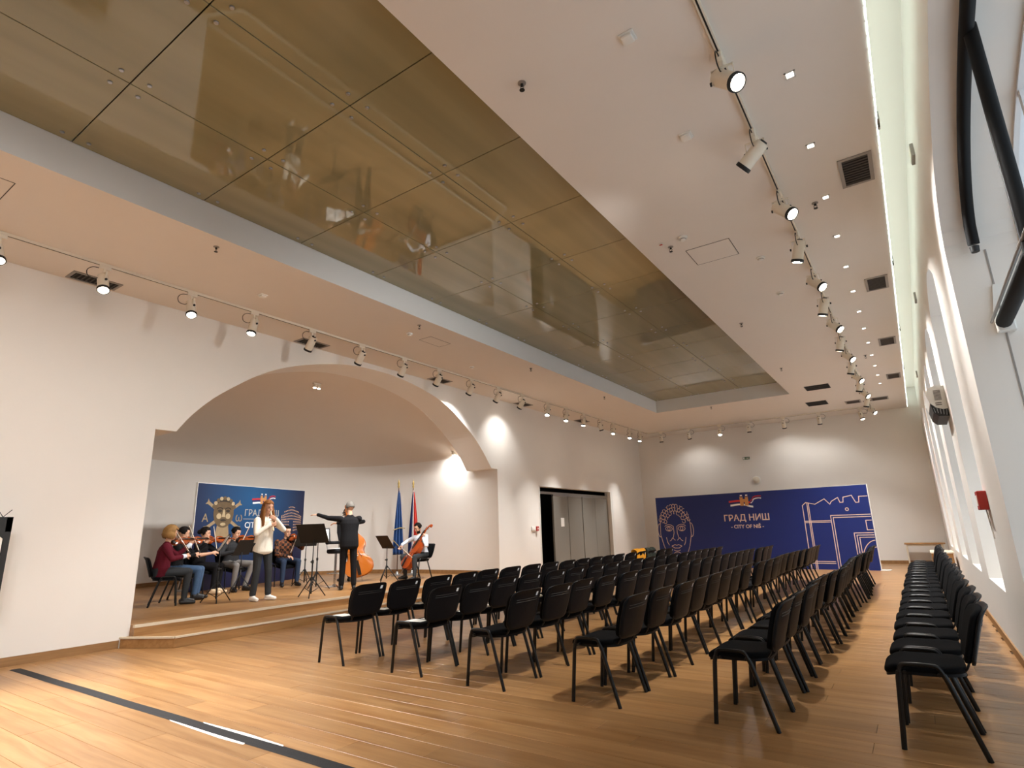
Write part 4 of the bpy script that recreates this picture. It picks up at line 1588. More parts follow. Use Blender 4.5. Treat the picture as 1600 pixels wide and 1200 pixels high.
# ================================================================== flags in the apse corner
M['flag_blue'] = material('blue_satin', lin(38, 70, 120), 0.55, var=0.2, vscale=6)
M['flag_red'] = material('red_satin', lin(188, 52, 40), 0.55, var=0.15, vscale=6)
M['flag_navy'] = material('navy_satin', lin(26, 36, 78), 0.55, var=0.15, vscale=6)
M['flag_white'] = material('white_satin', lin(226, 222, 214), 0.55, var=0.05)
M['flag_gold'] = material('gold_braid', lin(176, 150, 84), 0.45, metal=.4, var=0.1)
M['pole_wood'] = material('dark_pole', lin(92, 60, 34), 0.4, var=0.15)


def flag(label, loc, cols, crest):
    t = empty('flag', loc, math.radians(-25), label, 'flag')
    MB().lathe([(.0, 0), (.16, 0), (.16, .025), (.05, .05), (.025, .12), (.0, .12)], 20).build('base', 'steel', t, True, 40)
    MB().tube([(0, 0, .1), (0, 0, 2.30)], .014, 10).build('pole', 'pole_wood', t, True)
    MB().lathe([(.014, 2.30), (.03, 2.33), (.022, 2.37), (.032, 2.42), (.0, 2.55)], 12).build('finial', 'flag_gold', t, True, 40)
    # cloth hangs in folds: narrow at the top, wide below
    nn, nz = 40, 22
    for ci, (mat, t0, t1) in enumerate(cols):
        vs, fs = [], []
        a0, a1 = int(nn * t0), int(nn * t1)
        for i in range(nz + 1):
            f = i / nz
            z_ = 2.24 - 1.70 * f
            w_ = .03 + .13 * min(1, f * 1.25) ** .8
            for k in range(a0, a1 + 1):
                tt = -1 + 2 * k / nn
                vs.append(V(.05 * math.sin(tt * 11 + ci) * (.3 + f) + .03, tt * w_, z_ - .10 * abs(tt) * (1 - f)))
        m_ = a1 - a0 + 1
        for i in range(nz):
            for k in range(m_ - 1):
                fs.append((i * m_ + k, i * m_ + k + 1, (i + 1) * m_ + k + 1, (i + 1) * m_ + k))
        o = MB().add(vs, fs).build('cloth', mat, t, True)
        md = o.modifiers.new('thickness', 'SOLIDIFY')
        md.thickness = .006
    if crest:
        MB().tube(smooth_path([(.11, -.16, 1.18), (.12, 0, 1.23), (.11, .16, 1.22)], 6), .012, 6).build('braid', 'flag_gold', t, True)
        MB().tube(smooth_path([(.11, -.17, .92), (.12, -.05, .80), (.115, .06, .66)], 6), .010, 6).build('braid', 'flag_gold', t, True)


flag('dark blue flag with gold braid on a pole behind the cellist', (-11.62, 11.32, STZ), [('flag_blue', 0, 1)], True)
flag('red blue and white flag on a pole right of the blue flag', (-11.40, 11.66, STZ), [('flag_navy', 0, .35), ('flag_white', .35, .5), ('flag_red', .5, 1)], False)


# ================================================================== music stands, stool
def stand(label, loc, rz, h, tilt=25, desk=(.50, .34), sheets=0, solid=True):
    """tripod stand; the player stands on local -x, the desk's back shows on +x"""
    t = empty('music_stand', loc, rz, label, 'music stand', 'black music stands on the stage')
    MB().tube([(0, 0, .06), (0, 0, h * .62)], .014, 10).build('lower_tube', 'matte_black', t, True)
    MB().tube([(0, 0, h * .55), (0, 0, h)], .009, 8).build('upper_tube', 'matte_black', t, True)
    MB().lathe([(.016, h * .58), (.022, h * .59), (.022, h * .63), (.016, h * .64)], 12).build('clamp_collar', 'matte_black', t, True, 40)
    MB().lathe([(.0, 0), (.014, 0), (.014, .03), (.0, .035)], 10, Matrix.Translation((.02, 0, h * .61)) @ Matrix.Rotation(PI / 2, 4, 'Y')).build('clamp_knob', 'matte_black', t, True, 40)
    MB().lathe([(.016, .30), (.026, .305), (.026, .35), (.016, .355)], 12).build('leg_collar', 'matte_black', t, True, 40)
    for k in range(3):
        a_ = 2 * PI * k / 3 + .5
        c, s_ = math.cos(a_), math.sin(a_)
        lg = MB().tube([(.02 * c, .02 * s_, .34), (.27 * c, .27 * s_, .012)], .010, 8).build('leg', 'matte_black', t, True)
        MB().ball((.27 * c, .27 * s_, .012), .012, 8).build('rubber_foot', 'matte_black', lg, True)
        MB().tube([(.012 * c, .012 * s_, .09), (.155 * c, .155 * s_, .165)], .006, 6).build('brace', 'matte_black', t, True)
    a_ = math.radians(tilt)
    za, xa = V(math.sin(a_), 0, math.cos(a_)), V(0, 1, 0)
    nn_ = xa.cross(za)
    fr = frame(V(0, 0, h) - za * .02, xa, za, nn_)
    w_, hh = desk
    d_ = MB()
    d_.rbox((-w_ / 2, -.04, -.006), (w_ / 2, hh - .04, .0), .003, mat=fr)
    d_.build('desk', 'matte_black', t)
    s_ = 1 if nn_.x > 0 else -1
    # ledge on the player's side
    MB().box((-w_ / 2, -.045, -.05), (w_ / 2, -.038, .0), 0, fr).build('ledge', 'matte_black', t)
    for k in range(sheets):
        q = MB().box((-.215 + k * .22, -.036, -.012), (-.005 + k * .22, .26, -.0085), 0, fr).build('sheet_music', 'paper')
        q.matrix_world = Matrix.Translation(loc) @ Matrix.Rotation(rz, 4, 'Z')
        tag(q, '%s sheet of music on the %s' % (['left', 'right'][k], label), 'sheet music', 'sheet music on the stands')
    return t


stand('music stand before the maroon sweater violinist', (-10.45, 5.80, STZ), math.radians(65), .92, 30, sheets=2)
stand('music stand right of the grey trousers violinist', (-11.80, 7.02, STZ), math.radians(20), .80, 28)
stand('music stand before the plaid shirt violinist', (-11.85, 8.62, STZ), math.radians(-20), .92, 28, sheets=2)
stand('taller music stand beside the conductor', (-9.40, 7.00, STZ), math.radians(-72), 1.02, 28, (.62, .38), sheets=2)
stand('music stand behind the bar stool', (-10.62, 8.02, STZ), math.radians(150), 1.0, 28, sheets=2)
stand('music stand before the cellist', (-10.62, 10.00, STZ), math.radians(-100), .80, 35, (.52, .36), sheets=1)

t = empty('bar_stool', (-10.72, 8.58, STZ), 0, 'round black bar stool with chrome pole left of the conductor', 'stool')
MB().lathe([(.0, 0), (.20, 0), (.20, .012), (.06, .03), (.025, .06), (.0, .06)], 28).build('base', 'chrome', t, True, 40)
MB().tube([(0, 0, .05), (0, 0, .70)], .026, 14).build('pole', 'chrome', t, True, 40)
MB().tube([(.17 * math.cos(2 * PI * k / 24), .17 * math.sin(2 * PI * k / 24), .28) for k in range(25)], .009, 8, False).build('foot_ring', 'chrome', t, True)
m_ = MB()
for k in range(2):
    m_.bar((.17 * (-1) ** k, 0, .28), (0, 0, .28), .015, .008)
m_.build('ring_arm', 'chrome', t)
MB().lathe([(.0, .70), (.17, .70), (.195, .72), (.20, .76), (.185, .79), (.0, .80)], 28).build('seat', 'black_plastic', t, True, 40)
MB().tube([(.205 * math.cos(a_), .205 * math.sin(a_), .93) for a_ in [PI * .55 + PI * .9 * k / 12 for k in range(13)]], .035, 10, True).build('backrest', 'black_plastic', t, True)
m_ = MB()
for a_ in (PI * .7, PI * 1.3):
    m_.tube([(.18 * math.cos(a_), .18 * math.sin(a_), .76), (.21 * math.cos(a_), .21 * math.sin(a_), .92)], .008, 8)
m_.build('back_post', 'chrome', t)
for k, (a_, b_, c_) in enumerate(((.02, -.06, .3), (-.05, .05, -.5))):
    o = MB().prism([(-.105, -.148), (.105, -.148), (.105, .148), (-.105, .148)], 0, .004).build('score_booklet', 'paper')
    o.location = (-10.72 + a_, 8.58 + b_, STZ + .801 + k * .005)
    o.rotation_euler = (0, 0, c_)
    tag(o, ['lower', 'upper'][k] + ' white booklet lying on the bar stool seat', 'booklet')


# ================================================================== string instruments
M['varnish'] = material('amber_varnish', lin(150, 68, 24), 0.18, coat=.6, var=0.25, vscale=7)
M['varnish_bass'] = material('honey_varnish', lin(186, 104, 36), 0.16, coat=.7, var=0.2, vscale=3)
M['varnish_cello'] = material('red_brown_varnish', lin(160, 66, 22), 0.16, coat=.7, var=0.2, vscale=4)
M['ebony'] = material('ebony', lin(24, 18, 14), 0.35, var=0.2)
M['bow_wood'] = material('bow_wood', lin(120, 72, 40), 0.35, var=0.15)
M['bow_hair'] = material('bow_hair', lin(225, 216, 196), 0.6, var=0.03)
V_OUT = [(0, 0), (.10, .006), (.19, .035), (.255, .09), (.29, .17), (.288, .26), (.25, .33), (.195, .375), (.165, .43), (.155, .50), (.165, .565), (.205, .605), (.232, .68), (.235, .77), (.205, .87), (.14, .95), (.07, .99), (0, 1)]
B_OUT = [(0, 0), (.10, .006), (.20, .035), (.27, .10), (.305, .19), (.295, .29), (.25, .36), (.20, .40), (.175, .45), (.17, .52), (.19, .575), (.222, .62), (.235, .70), (.215, .79), (.16, .88), (.10, .95), (.055, .99), (0, 1)]


def string_instrument(name, label, L, rib, mat, neck, outl, pin=0.0, cat='violin', group=None):
    """front faces local +x, tail at z=0 on the y-z plane, scroll at the top"""
    t = empty(name, (0, 0, 0), 0, label, cat, group)
    half = [(p.x, p.y) for p in smooth_path([(a_, b_, 0) for a_, b_ in outl], 3)]
    full = [(a_ * L, b_ * L) for a_, b_ in half] + [(-a_ * L, b_ * L) for a_, b_ in half[-2:0:-1]]
    n = len(full)
    cy = .5 * L
    lev = [(-rib / 2 - .028 * L, 0), (-rib / 2 - .022 * L, .5), (-rib / 2 - .006 * L, .9), (-rib / 2, 1.0), (-rib / 2, .965), (rib / 2, .965), (rib / 2, 1.0), (rib / 2 + .006 * L, .9), (rib / 2 + .026 * L, .5), (rib / 2 + .034 * L, 0)]
    vs, fs = [], []
    for x_, sc in lev:
        for y_, z_ in full:
            vs.append(V(x_, y_ * sc, cy + (z_ - cy) * (sc if sc > 0 else 0.001)))
    for i in range(len(lev) - 1):
        for k in range(n):
            fs.append((i * n + k, i * n + (k + 1) % n, (i + 1) * n + (k + 1) % n, (i + 1) * n + k))
    MB().add(vs, fs).build('body', mat, t, True, 45)
    xt = rib / 2 + .03 * L
    # f-holes, bridge, tailpiece, fingerboard, neck, pegbox with scroll, pegs, strings
    for s_ in (-1, 1):
        P = smooth_path([(xt - .012 * L, s_ * .085 * L, .36 * L), (xt - .006 * L, s_ * .115 * L, .385 * L), (xt - .002 * L, s_ * .095 * L, .44 * L), (xt - .002 * L, s_ * .075 * L, .50 * L), (xt - .004 * L, s_ * .085 * L, .53 * L)], 4)
        MB().tube(P, .008 * L, 6).build('f_hole', 'ebony', t)
    MB().prism([(-.055 * L, 0), (.055 * L, 0), (.05 * L, .05 * L), (.02 * L, .085 * L), (-.02 * L, .085 * L), (-.05 * L, .05 * L)], -.006 * L, .006 * L, frame((xt - .01 * L, 0, .43 * L), V(0, 1, 0), V(1, 0, 0), V(0, 0, 1))).build('bridge', 'bow_hair', t)
    MB().bar((xt + .01 * L, 0, .02 * L), (xt + .045 * L, 0, .33 * L), .07 * L, .02 * L, up=V(1, 0, 0)).build('tailpiece', 'ebony', t)
    nl = neck * L
    MB().bar((xt + .045 * L, 0, .66 * L), (xt + .012 * L, 0, L + nl * .95), .075 * L if L < .5 else .06 * L, .018 * L, up=V(1, 0, 0)).build('fingerboard', 'ebony', t)
    m_ = MB().tube([(rib * .2, 0, .985 * L), (rib * .5, 0, L + .06 * L), (rib / 2 + .012 * L, 0, L + nl)], [.05 * L, .036 * L, .034 * L], 10)
    m_.build('neck', mat, t, True, 50)
    m_ = MB().tube(smooth_path([(rib / 2 + .012 * L, 0, L + nl), (rib / 2 - .01 * L, 0, L + nl + .12 * L), (rib / 2 - .05 * L, 0, L + nl + .21 * L), (rib / 2 - .09 * L, 0, L + nl + .23 * L), (rib / 2 - .10 * L, 0, L + nl + .18 * L), (rib / 2 - .065 * L, 0, L + nl + .17 * L)], 5), .028 * L, 10)
    m_.build('scroll', mat, t, True)
    for k in range(4):
        s_ = 1 if k % 2 else -1
        MB().tube([(rib / 2 - .0 * L, -s_ * .03 * L, L + nl + .03 * L + k * .025 * L), (rib / 2 - .0 * L, s_ * .10 * L, L + nl + .03 * L + k * .025 * L)], [.008 * L, .014 * L], 6).build('peg', 'ebony', t)
    for k in range(4):
        yy = (k - 1.5) * .018 * L
        MB().tube([(xt + .045 * L, yy * .8, .32 * L), (xt + .075 * L, yy * 1.3, .43 * L), (rib / 2 + .03 * L, yy * .6, L + nl)], max(.0006, .0016 * L), 4).build('string', 'steel', t)
    if pin:
        MB().tube([(0, 0, .01), (0, 0, -pin)], .006, 8).build('endpin', 'steel', t, True)
    elif L < .5:
        MB().rbox((xt - .01, .03, .0), (xt + .02, .10, .06), .006).build('chin_rest', 'ebony', t, True, 40)
    return t


def make_bow(label, p0, p1, L=.74):
    """stick from frog p0 towards p1"""
    p0, p1 = V(*p0), V(*p1)
    d = (p1 - p0).normalized()
    t = empty('bow', p0, 0, label, 'bow', 'bows of the string players')
    side = d.cross(V(0, 0, 1)).normalized()
    nrm = d.cross(side).normalized()
    P = [d * L * f + nrm * (.012 * math.sin(f * PI)) for f in (0, .2, .4, .6, .8, 1)]
    MB().tube(P, [.006, .006, .0055, .005, .005, .0045], 8).build('stick', 'bow_wood', t, True)
    MB().bar(d * .04 - nrm * .018, d * (L - .01) - nrm * .016, .009, .0025, up=nrm).build('bow_hair', 'bow_hair', t)
    MB().bar(d * .02 - nrm * .012, d * .07 - nrm * .012, .012, .022, up=nrm).build('frog', 'ebony', t)
    MB().bar(d * (L - .015) - nrm * .009, d * (L + .004) - nrm * .009, .010, .02, up=nrm).build('bow_tip', 'bow_hair', t)
    return t


def orient(t, tail, scroll, front):
    """place an instrument so its axis runs tail -> scroll and its front faces 'front'"""
    tail, scroll, front = V(*tail), V(*scroll), V(*front)
    za = (scroll - tail).normalized()
    xa = (front - za * front.dot(za)).normalized()
    ya = za.cross(xa)
    t.matrix_world = frame(tail, xa, ya, za)
# ================================================================== people
SKIN = material('skin', lin(205, 156, 126), 0.55, var=0.06, vscale=12)
M['skin'] = SKIN


def cloth(name, col, rough=.85, **k):
    return material(name, col, rough, spec=.2, bump=.25, bscale=35, var=k.get('var', .12), vscale=k.get('vscale', 9))


M['maroon'] = cloth('maroon_knit', lin(92, 20, 34))
M['black_cloth'] = cloth('black_cloth', lin(20, 19, 21))
M['charcoal'] = cloth('charcoal_cloth', lin(52, 54, 56))
M['grey_trouser'] = cloth('grey_trousers', lin(128, 124, 120))
M['jeans'] = cloth('blue_jeans', lin(66, 88, 116), vscale=14)
M['dark_jeans'] = cloth('dark_jeans', lin(40, 52, 72), vscale=14)
M['cream_knit'] = cloth('cream_sweater', lin(236, 228, 212), var=.04)
M['white_shirt'] = cloth('white_shirt', lin(222, 228, 238), var=.04)
M['grey_top'] = cloth('dark_grey_top', lin(48, 48, 50))
M['shoe_black'] = material('black_shoe', lin(22, 20, 20), .45, var=.1)
M['shoe_white'] = material('white_shoe', lin(238, 234, 226), .5, var=.04)
M['shoe_gold'] = material('pale_gold_shoe', lin(222, 196, 160), .35, var=.1)
M['hair_blond'] = material('blond_hair', lin(150, 112, 66), .5, spec=.12, bump=.5, bscale=60, var=.3, vscale=22)
M['hair_dark'] = material('dark_hair', lin(24, 18, 15), .6, spec=.1, bump=.5, bscale=60, var=.3, vscale=22)
M['hair_brown'] = material('light_brown_hair', lin(124, 78, 40), .5, spec=.12, bump=.5, bscale=60, var=.3, vscale=18)
M['hair_grey'] = material('grey_hair', lin(112, 107, 100), .6, spec=.12, bump=.5, bscale=60, var=.3, vscale=22)
M['lip'] = material('lips', lin(160, 92, 84), .5, var=.05)
M['eye'] = material('dark_eye', lin(30, 22, 18), .2, var=.1)


def plaid():
    mt = bpy.data.materials.new('plaid_shirt')
    mt.use_nodes = True
    nt = mt.node_tree
    b = nt.nodes['Principled BSDF']
    b.inputs['Roughness'].default_value = .9
    tc = nt.nodes.new('ShaderNodeTexCoord')
    ck = nt.nodes.new('ShaderNodeTexChecker')
    ck.inputs['Scale'].default_value = 17
    ck.inputs['Color1'].default_value = lin(34, 24, 20)
    ck.inputs['Color2'].default_value = lin(128, 78, 46)
    nt.links.new(tc.outputs['Object'], ck.inputs['Vector'])
    c2 = nt.nodes.new('ShaderNodeTexChecker')
    c2.inputs['Scale'].default_value = 34
    c2.inputs['Color1'].default_value = (1, 1, 1, 1)
    c2.inputs['Color2'].default_value = (.62, .5, .45, 1)
    nt.links.new(tc.outputs['Object'], c2.inputs['Vector'])
    mx = nt.nodes.new('ShaderNodeMix')
    mx.data_type = 'RGBA'
    mx.blend_type = 'MULTIPLY'
    mx.inputs[0].default_value = 1
    nt.links.new(ck.outputs[0], mx.inputs[6])
    nt.links.new(c2.outputs[0], mx.inputs[7])
    nt.links.new(mx.outputs[2], b.inputs['Base Color'])
    return mt


M['plaid'] = plaid()


def remesh(mb, voxel, smooth=2):
    me = mb.mesh('tmp')
    o = bpy.data.objects.new('tmp', me)
    COL.objects.link(o)
    md = o.modifiers.new('r', 'REMESH')
    md.mode = 'VOXEL'
    md.voxel_size = voxel
    if smooth:
        sm = o.modifiers.new('s', 'SMOOTH')
        sm.factor = .5
        sm.iterations = smooth
    dg = bpy.context.evaluated_depsgraph_get()
    out = bpy.data.meshes.new_from_object(o.evaluated_get(dg))
    bpy.data.objects.remove(o)
    bpy.data.meshes.remove(me)
    return out


def ik(a_, c, hint, l1, l2):
    a_, c, hint = V(*a_), V(*c), V(*hint)
    d = c - a_
    D = min(d.length, (l1 + l2) * .995)
    dn = d.normalized()
    x_ = (l1 * l1 - l2 * l2 + D * D) / (2 * D)
    h = math.sqrt(max(0, l1 * l1 - x_ * x_))
    p = hint - dn * hint.dot(dn)
    p.normalize()
    return a_ + dn * x_ + p * h, a_ + dn * D


def person(label, loc, face, top, bottom, shoe, hair, style, seated=True, lean=.05, Lh=None, Rh=None, head=(1, 0, 0), feet=None, bare=False, female=False, knees=None, hscale=1.0, beard=False, glasses=False, hips_back=0.0, cuff=None, stripes=False, long_top=0.0):
    yaw_ = math.atan2(face[1], face[0])
    root = empty('person', loc, yaw_, label, 'person')
    mats = ['skin', top, bottom, shoe] + ([cuff] if cuff else [])
    P = []  # p0, p1, r0, r1, material

    def cap(p0, p1, r0, r1, mt):
        P.append((V(*p0), V(*p1), r0, r1, mt))
    zp = .585 if seated else .95 * hscale
    pel = V(-hips_back, 0, zp)
    nl = .455 if seated else .50 * hscale
    nb = pel + V(lean + hips_back, 0, nl)
    sw = .165 if female else .185
    ch = pel.lerp(nb, .68)
    wa_ = pel.lerp(nb, .34)
    tr = 1 if top else 1
    cap(pel + V(0, -.075, -.01), pel + V(0, .075, -.01), .115, .115, bottom)
    cap(wa_ + V(0, -.055, 0), wa_ + V(0, .055, 0), .112 if not female else .105, .112 if not female else .105, top)
    cap(pel + V(0, -.06, .07), pel + V(0, .06, .07), .118, .118, top)
    cap(ch + V(0, -.085, 0), ch + V(0, .085, 0), .112, .112, top)
    cap(nb + V(-.01, -.10, -.075), nb + V(-.01, .10, -.075), .075, .075, top)
    if long_top:
        cap(pel + V(.02, -.07, .07 - long_top), pel + V(.02, .07, .07 - long_top), .128, .128, top)
    NT = len(P)
    hd = V(*head).normalized()
    hc = nb + V(.02, 0, .165) + V(hd.x, hd.y, 0) * .02
    cap(nb + V(-.005, 0, -.05), hc + V(-.015, 0, -.06), .055 if not female else .048, .052 if not female else .046, 'skin')
    cap(nb + V(-.005, -.02, -.035), nb + V(-.005, .02, -.035), .066, .066, top)
    # arms
    arms = {}
    for s_, H in ((1, Lh), (-1, Rh)):
        sh_ = nb + V(-.01, s_ * sw, -.065)
        wrist, hdir, palm, curl = [V(*H[0]), V(*H[1]).normalized(), V(*H[2]).normalized(), H[3]]
        hint = V(*(H[4] if len(H) > 4 else (-.2, s_ * .5, -1)))
        el, wr_ = ik(sh_, wrist, hint, .285 * hscale, .255 * hscale)
        cap(sh_, el, .066, .050, top)
        fm = 'skin' if bare else top
        if bare:
            cap(sh_, sh_.lerp(el, .55), .07, .06, top)
            cap(el, el, .046, .046, 'skin')
        cap(el, wr_, .048 if not bare else .043, .037 if not bare else .028, fm)
        if cuff:
            cap(el.lerp(wr_, .86), el.lerp(wr_, .99), .043, .041, cuff)
        cap(wr_, wr_ + hdir * .02, .026, .024, 'skin')
        palm = (palm - hdir * palm.dot(hdir)).normalized()
        lat = hdir.cross(palm) * (1 if s_ > 0 else -1)     # towards the thumb
        pc = wr_ + hdir * .05
        for q in (-.022, -.007, .008, .022):
            cap(wr_ + hdir * .02 + lat * q * .8, wr_ + hdir * .085 + lat * q, .0155, .0145, 'skin')
        for q, ln in ((.030, .070), (.010, .080), (-.010, .075), (-.030, .060)):
            p = wr_ + hdir * .088 + lat * q
            dcur = hdir.copy()
            ax = hdir.cross(palm)
            for j, f in enumerate((.45, .33, .22)):
                dcur = Matrix.Rotation(curl * (.55, .75, .5)[j], 3, ax) @ dcur
                p2 = p + dcur * ln * f * 1.15
                cap(p, p2, .0092 - .0007 * j, .0086 - .0007 * j, 'skin')
                p = p2
        tb = wr_ + hdir * .03 + lat * .028
        td = (hdir * .75 + lat * .6 + palm * .35 * curl).normalized()
        cap(tb, tb + td * .04, .0125, .0105, 'skin')
        td2 = (td + palm * .5 * curl + hdir * .2).normalized()
        cap(tb + td * .04, tb + td * .04 + td2 * .032, .0102, .0085, 'skin')
        arms[s_] = (sh_, el, wr_)
    # legs
    ank = {}
    for s_ in (1, -1):
        hip = pel + V(0, s_ * .088, -.03)
        if seated:
            kn = V(*(knees[0 if s_ > 0 else 1])) if knees else V(.43 - hips_back, s_ * .12, .535)
            an = V(*(feet[0 if s_ > 0 else 1])) if feet else V(.40 - hips_back, s_ * .12, .09)
        else:
            an = V(*(feet[0 if s_ > 0 else 1])) if feet else V(0, s_ * .10, .09)
            kn = hip.lerp(an, .5) + V(.02, 0, .02)
        cap(hip, kn, .088, .066, bottom)
        cap(kn, an + V(0, 0, .03), .064, .046 if seated else .055, bottom)
        fd = V(1, s_ * .18, 0).normalized()
        cap(an + V(0, 0, .0), an + V(0, 0, -.02), .045, .045, shoe)
        cap(an + V(-.035, 0, -.048), an + fd * .155 + V(0, 0, -.055), .041, .034, shoe)
        cap(an + fd * .02 + V(0, 0, -.03), an + fd * .10 + V(0, 0, -.045), .042, .036, shoe)
        ank[s_] = (an, fd)
    mb = MB()
    for p0, p1, r0, r1, mt in P[NT:]:
        mb.capsule(p0, p1, r0, r1, 12)
    f_ = .92 if female else 1.0
    rings = [(-.30, .02, .03), (-.26, .085, .13), (-.10, .118, .178 * f_ + .008), (.04, .122, .180 * f_ + .006), (.18, .118, .170 * f_), (.36, .112, .162 * f_), (.55, .120, .185 * f_), (.70, .122, .200 * f_), (.84, .105, .192 * f_), (.93, .078, .13), (.99, .058, .075), (1.03, .045, .05)]
    if long_top:
        rings = [(-.34, .02, .03), (-.30, .12, .17 * f_)] + rings[2:]
        rings[2] = (-.22, .14, .195 * f_)
        rings[3] = (.0, .138, .192 * f_)
        rings[4] = (.18, .13, .182 * f_)
        rings[5] = (.36, .122, .174 * f_)
    vs_, fs_ = [], []
    ns_ = 24
    for t_, dx_, wy_ in rings:
        c_ = pel.lerp(nb, t_)
        if t_ < 0:
            c_ = pel + V(0, 0, t_ * nl)
        for k in range(ns_):
            a_ = 2 * PI * k / ns_
            vs_.append(c_ + V(dx_ * math.cos(a_), wy_ * math.copysign(abs(math.sin(a_)) ** .85, math.sin(a_)), 0))
    for i in range(len(rings) - 1):
        for k in range(ns_):
            fs_.append((i * ns_ + k, i * ns_ + (k + 1) % ns_, (i + 1) * ns_ + (k + 1) % ns_, (i + 1) * ns_ + k))
    fs_.append(tuple(range(ns_ - 1, -1, -1)))
    fs_.append(tuple((len(rings) - 1) * ns_ + k for k in range(ns_)))
    mb.add(vs_, fs_)
    # head: skull, jaw, nose, ears, brow ridge
    hx = hd
    hy = V(0, 0, 1).cross(hx).normalized()
    hz = hx.cross(hy)
    HM = frame(hc, hx, hy, hz)
    R3 = HM.to_3x3()

    def hb(c, r_):
        mb.ball(HM @ V(*c), r_, 20, 0, R3)
    hb((0, 0, .022), (.097, .076, .098))
    hb((.022, 0, -.045), (.070, .060, .075))
    hb((.055, 0, -.085), (.034, .034, .028))
    hb((.088, 0, -.022), (.022, .013, .018))
    mb.capsule(HM @ V(.084, 0, .018), HM @ V(.102, 0, -.018), .008, .011, 10)
    for s_ in (-1, 1):
        hb((-.002, s_ * .076, -.008), (.020, .010, .032))
        hb((.074, s_ * .030, .030), (.016, .022, .010))
        hb((.060, s_ * .036, -.030), (.026, .022, .026))
    me = remesh(mb, .0078 if not seated else .0078, 2)
    # colour zones: each face takes the cloth or skin of the nearest limb
    nf = len(me.polygons)
    cen = np.empty(nf * 3)
    me.polygons.foreach_get('center', cen)
    cen = cen.reshape(-1, 3)
    best = np.full(nf, 1e9)
    idx = np.zeros(nf, int)
    for p0, p1, r0, r1, mt in P + [(hc + V(0, 0, .02), hc + V(0, 0, -.06), .095, .075, 'skin')]:
        a_, d = np.array(p0), np.array(p1 - p0)
        L2 = max(d @ d, 1e-12)
        t_ = np.clip(((cen - a_) @ d) / L2, 0, 1)
        dist = np.linalg.norm(cen - a_ - t_[:, None] * d, axis=1) - (r0 + (r1 - r0) * t_)
        m_ = dist < best
        best[m_] = dist[m_]
        idx[m_] = mats.index(mt)
    for mt in mats:
        me.materials.append(M[mt])
    me.polygons.foreach_set('material_index', idx.astype(np.int32))
    me.polygons.foreach_set('use_smooth', np.ones(nf, bool))
    me.update()
    link('body', me, root)
    # face
    for s_ in (-1, 1):
        MB().ball(HM @ V(.085, s_ * .030, .012), (.009, .013, .008), 10, 0, R3).build('eye', 'eye', root, True)
        MB().tube([HM @ V(.090, s_ * .014, .034), HM @ V(.090, s_ * .032, .039), HM @ V(.080, s_ * .048, .032)], .004, 6).build('eyebrow', hair, root, True)
    MB().tube([HM @ V(.082, -.022, -.058), HM @ V(.091, 0, -.056), HM @ V(.082, .022, -.058)], [.004, .006, .004], 8).build('mouth', 'lip', root, True)
    if glasses:
        g_ = MB()
        for s_ in (-1, 1):
            g_.tube([HM @ V(.100, s_ * .032 + .024 * math.cos(a_), .010 + .018 * math.sin(a_)) for a_ in [2 * PI * k / 14 for k in range(15)]], .0025, 6, False)
            g_.tube([HM @ V(.098, s_ * .056, .012), HM @ V(.0, s_ * .084, .012)], .0025, 6)
        g_.tube([HM @ V(.1, -.01, .012), HM @ V(.1, .01, .012)], .0025, 6)
        g_.build('glasses', 'matte_black', root, True)
    # hair
    hm = MB()
    n = 36
    rx, ry, rz = (.110, .090, .112)
    vs, fs, keep = [], [], []
    rows_ = 20
    for i in range(rows_ + 1):
        a_ = PI * i / rows_
        for j in range(n):
            t_ = 2 * PI * j / n
            d = V(math.sin(a_) * math.cos(t_), math.sin(a_) * math.sin(t_), math.cos(a_))
            bulge = 1.0 + .035 * math.sin(7 * t_ + 3 * a_) * (1 if style != 'short' else .4)
            k_ = {'short': .955, 'bob': 1.14, 'long': 1.03, 'tied': 1.0}[style] * bulge
            vs.append(HM @ V(d.x * rx * k_ - .006, d.y * ry * k_, d.z * rz * k_ + .024))
            keep.append(d)
    for i in range(rows_):
        for j in range(n):
            d = (keep[i * n + j] + keep[(i + 1) * n + (j + 1) % n]).normalized()
            low = {'short': -.35, 'bob': -.85, 'long': -.7, 'tied': -.45}[style]
            front = .42 if style in ('short', 'tied') else .35
            ok = d.z > .62 - .1 * d.x or (d.x < front - max(0, -d.z) * .55 and d.z > low - .35 * d.x) or (d.z > .42 and d.x < .8 and style != 'short')
            if ok:
                fs.append((i * n + j, (i + 1) * n + j, (i + 1) * n + (j + 1) % n, i * n + (j + 1) % n))
    hm.add(vs, fs)
    ho = hm.build('hair', hair, root, True)
    md = ho.modifiers.new('thickness', 'SOLIDIFY')
    md.thickness = .014
    md.offset = -.4
    if style in ('long', 'bob'):
        lm = MB()
        rr = random.Random(5)
        ln = .34 if style == 'long' else .115
        for k in range(26):
            a_ = math.radians(75 + 210 * k / 25)
            p0 = HM @ V(.085 * math.cos(a_) - .01, .085 * math.sin(a_), .02)
            out_ = HM.to_3x3() @ V(math.cos(a_), math.sin(a_), 0)
            p1 = p0 + out_ * (.030 if style == 'bob' else .02) + V(0, 0, -ln * .45)
            p2 = p1 + out_ * (-.012 if style == 'bob' else .025) + V(0, 0, -ln * (.55 + rr.uniform(-.08, .1)))
            if style == 'long' and math.cos(a_) > -.3:
                p2 += HM.to_3x3() @ V(.07, 0, 0)
                p1 += HM.to_3x3() @ V(.02, 0, 0)
            lm.tube(smooth_path([p0, p1, p2], 4), [.022, .023, .024, .024, .023, .022, .020, .016, .010], 8)
        hme = remesh(lm, .010, 1)
        hme.materials.append(M[hair])
        hme.polygons.foreach_set('use_smooth', [True] * len(hme.polygons))
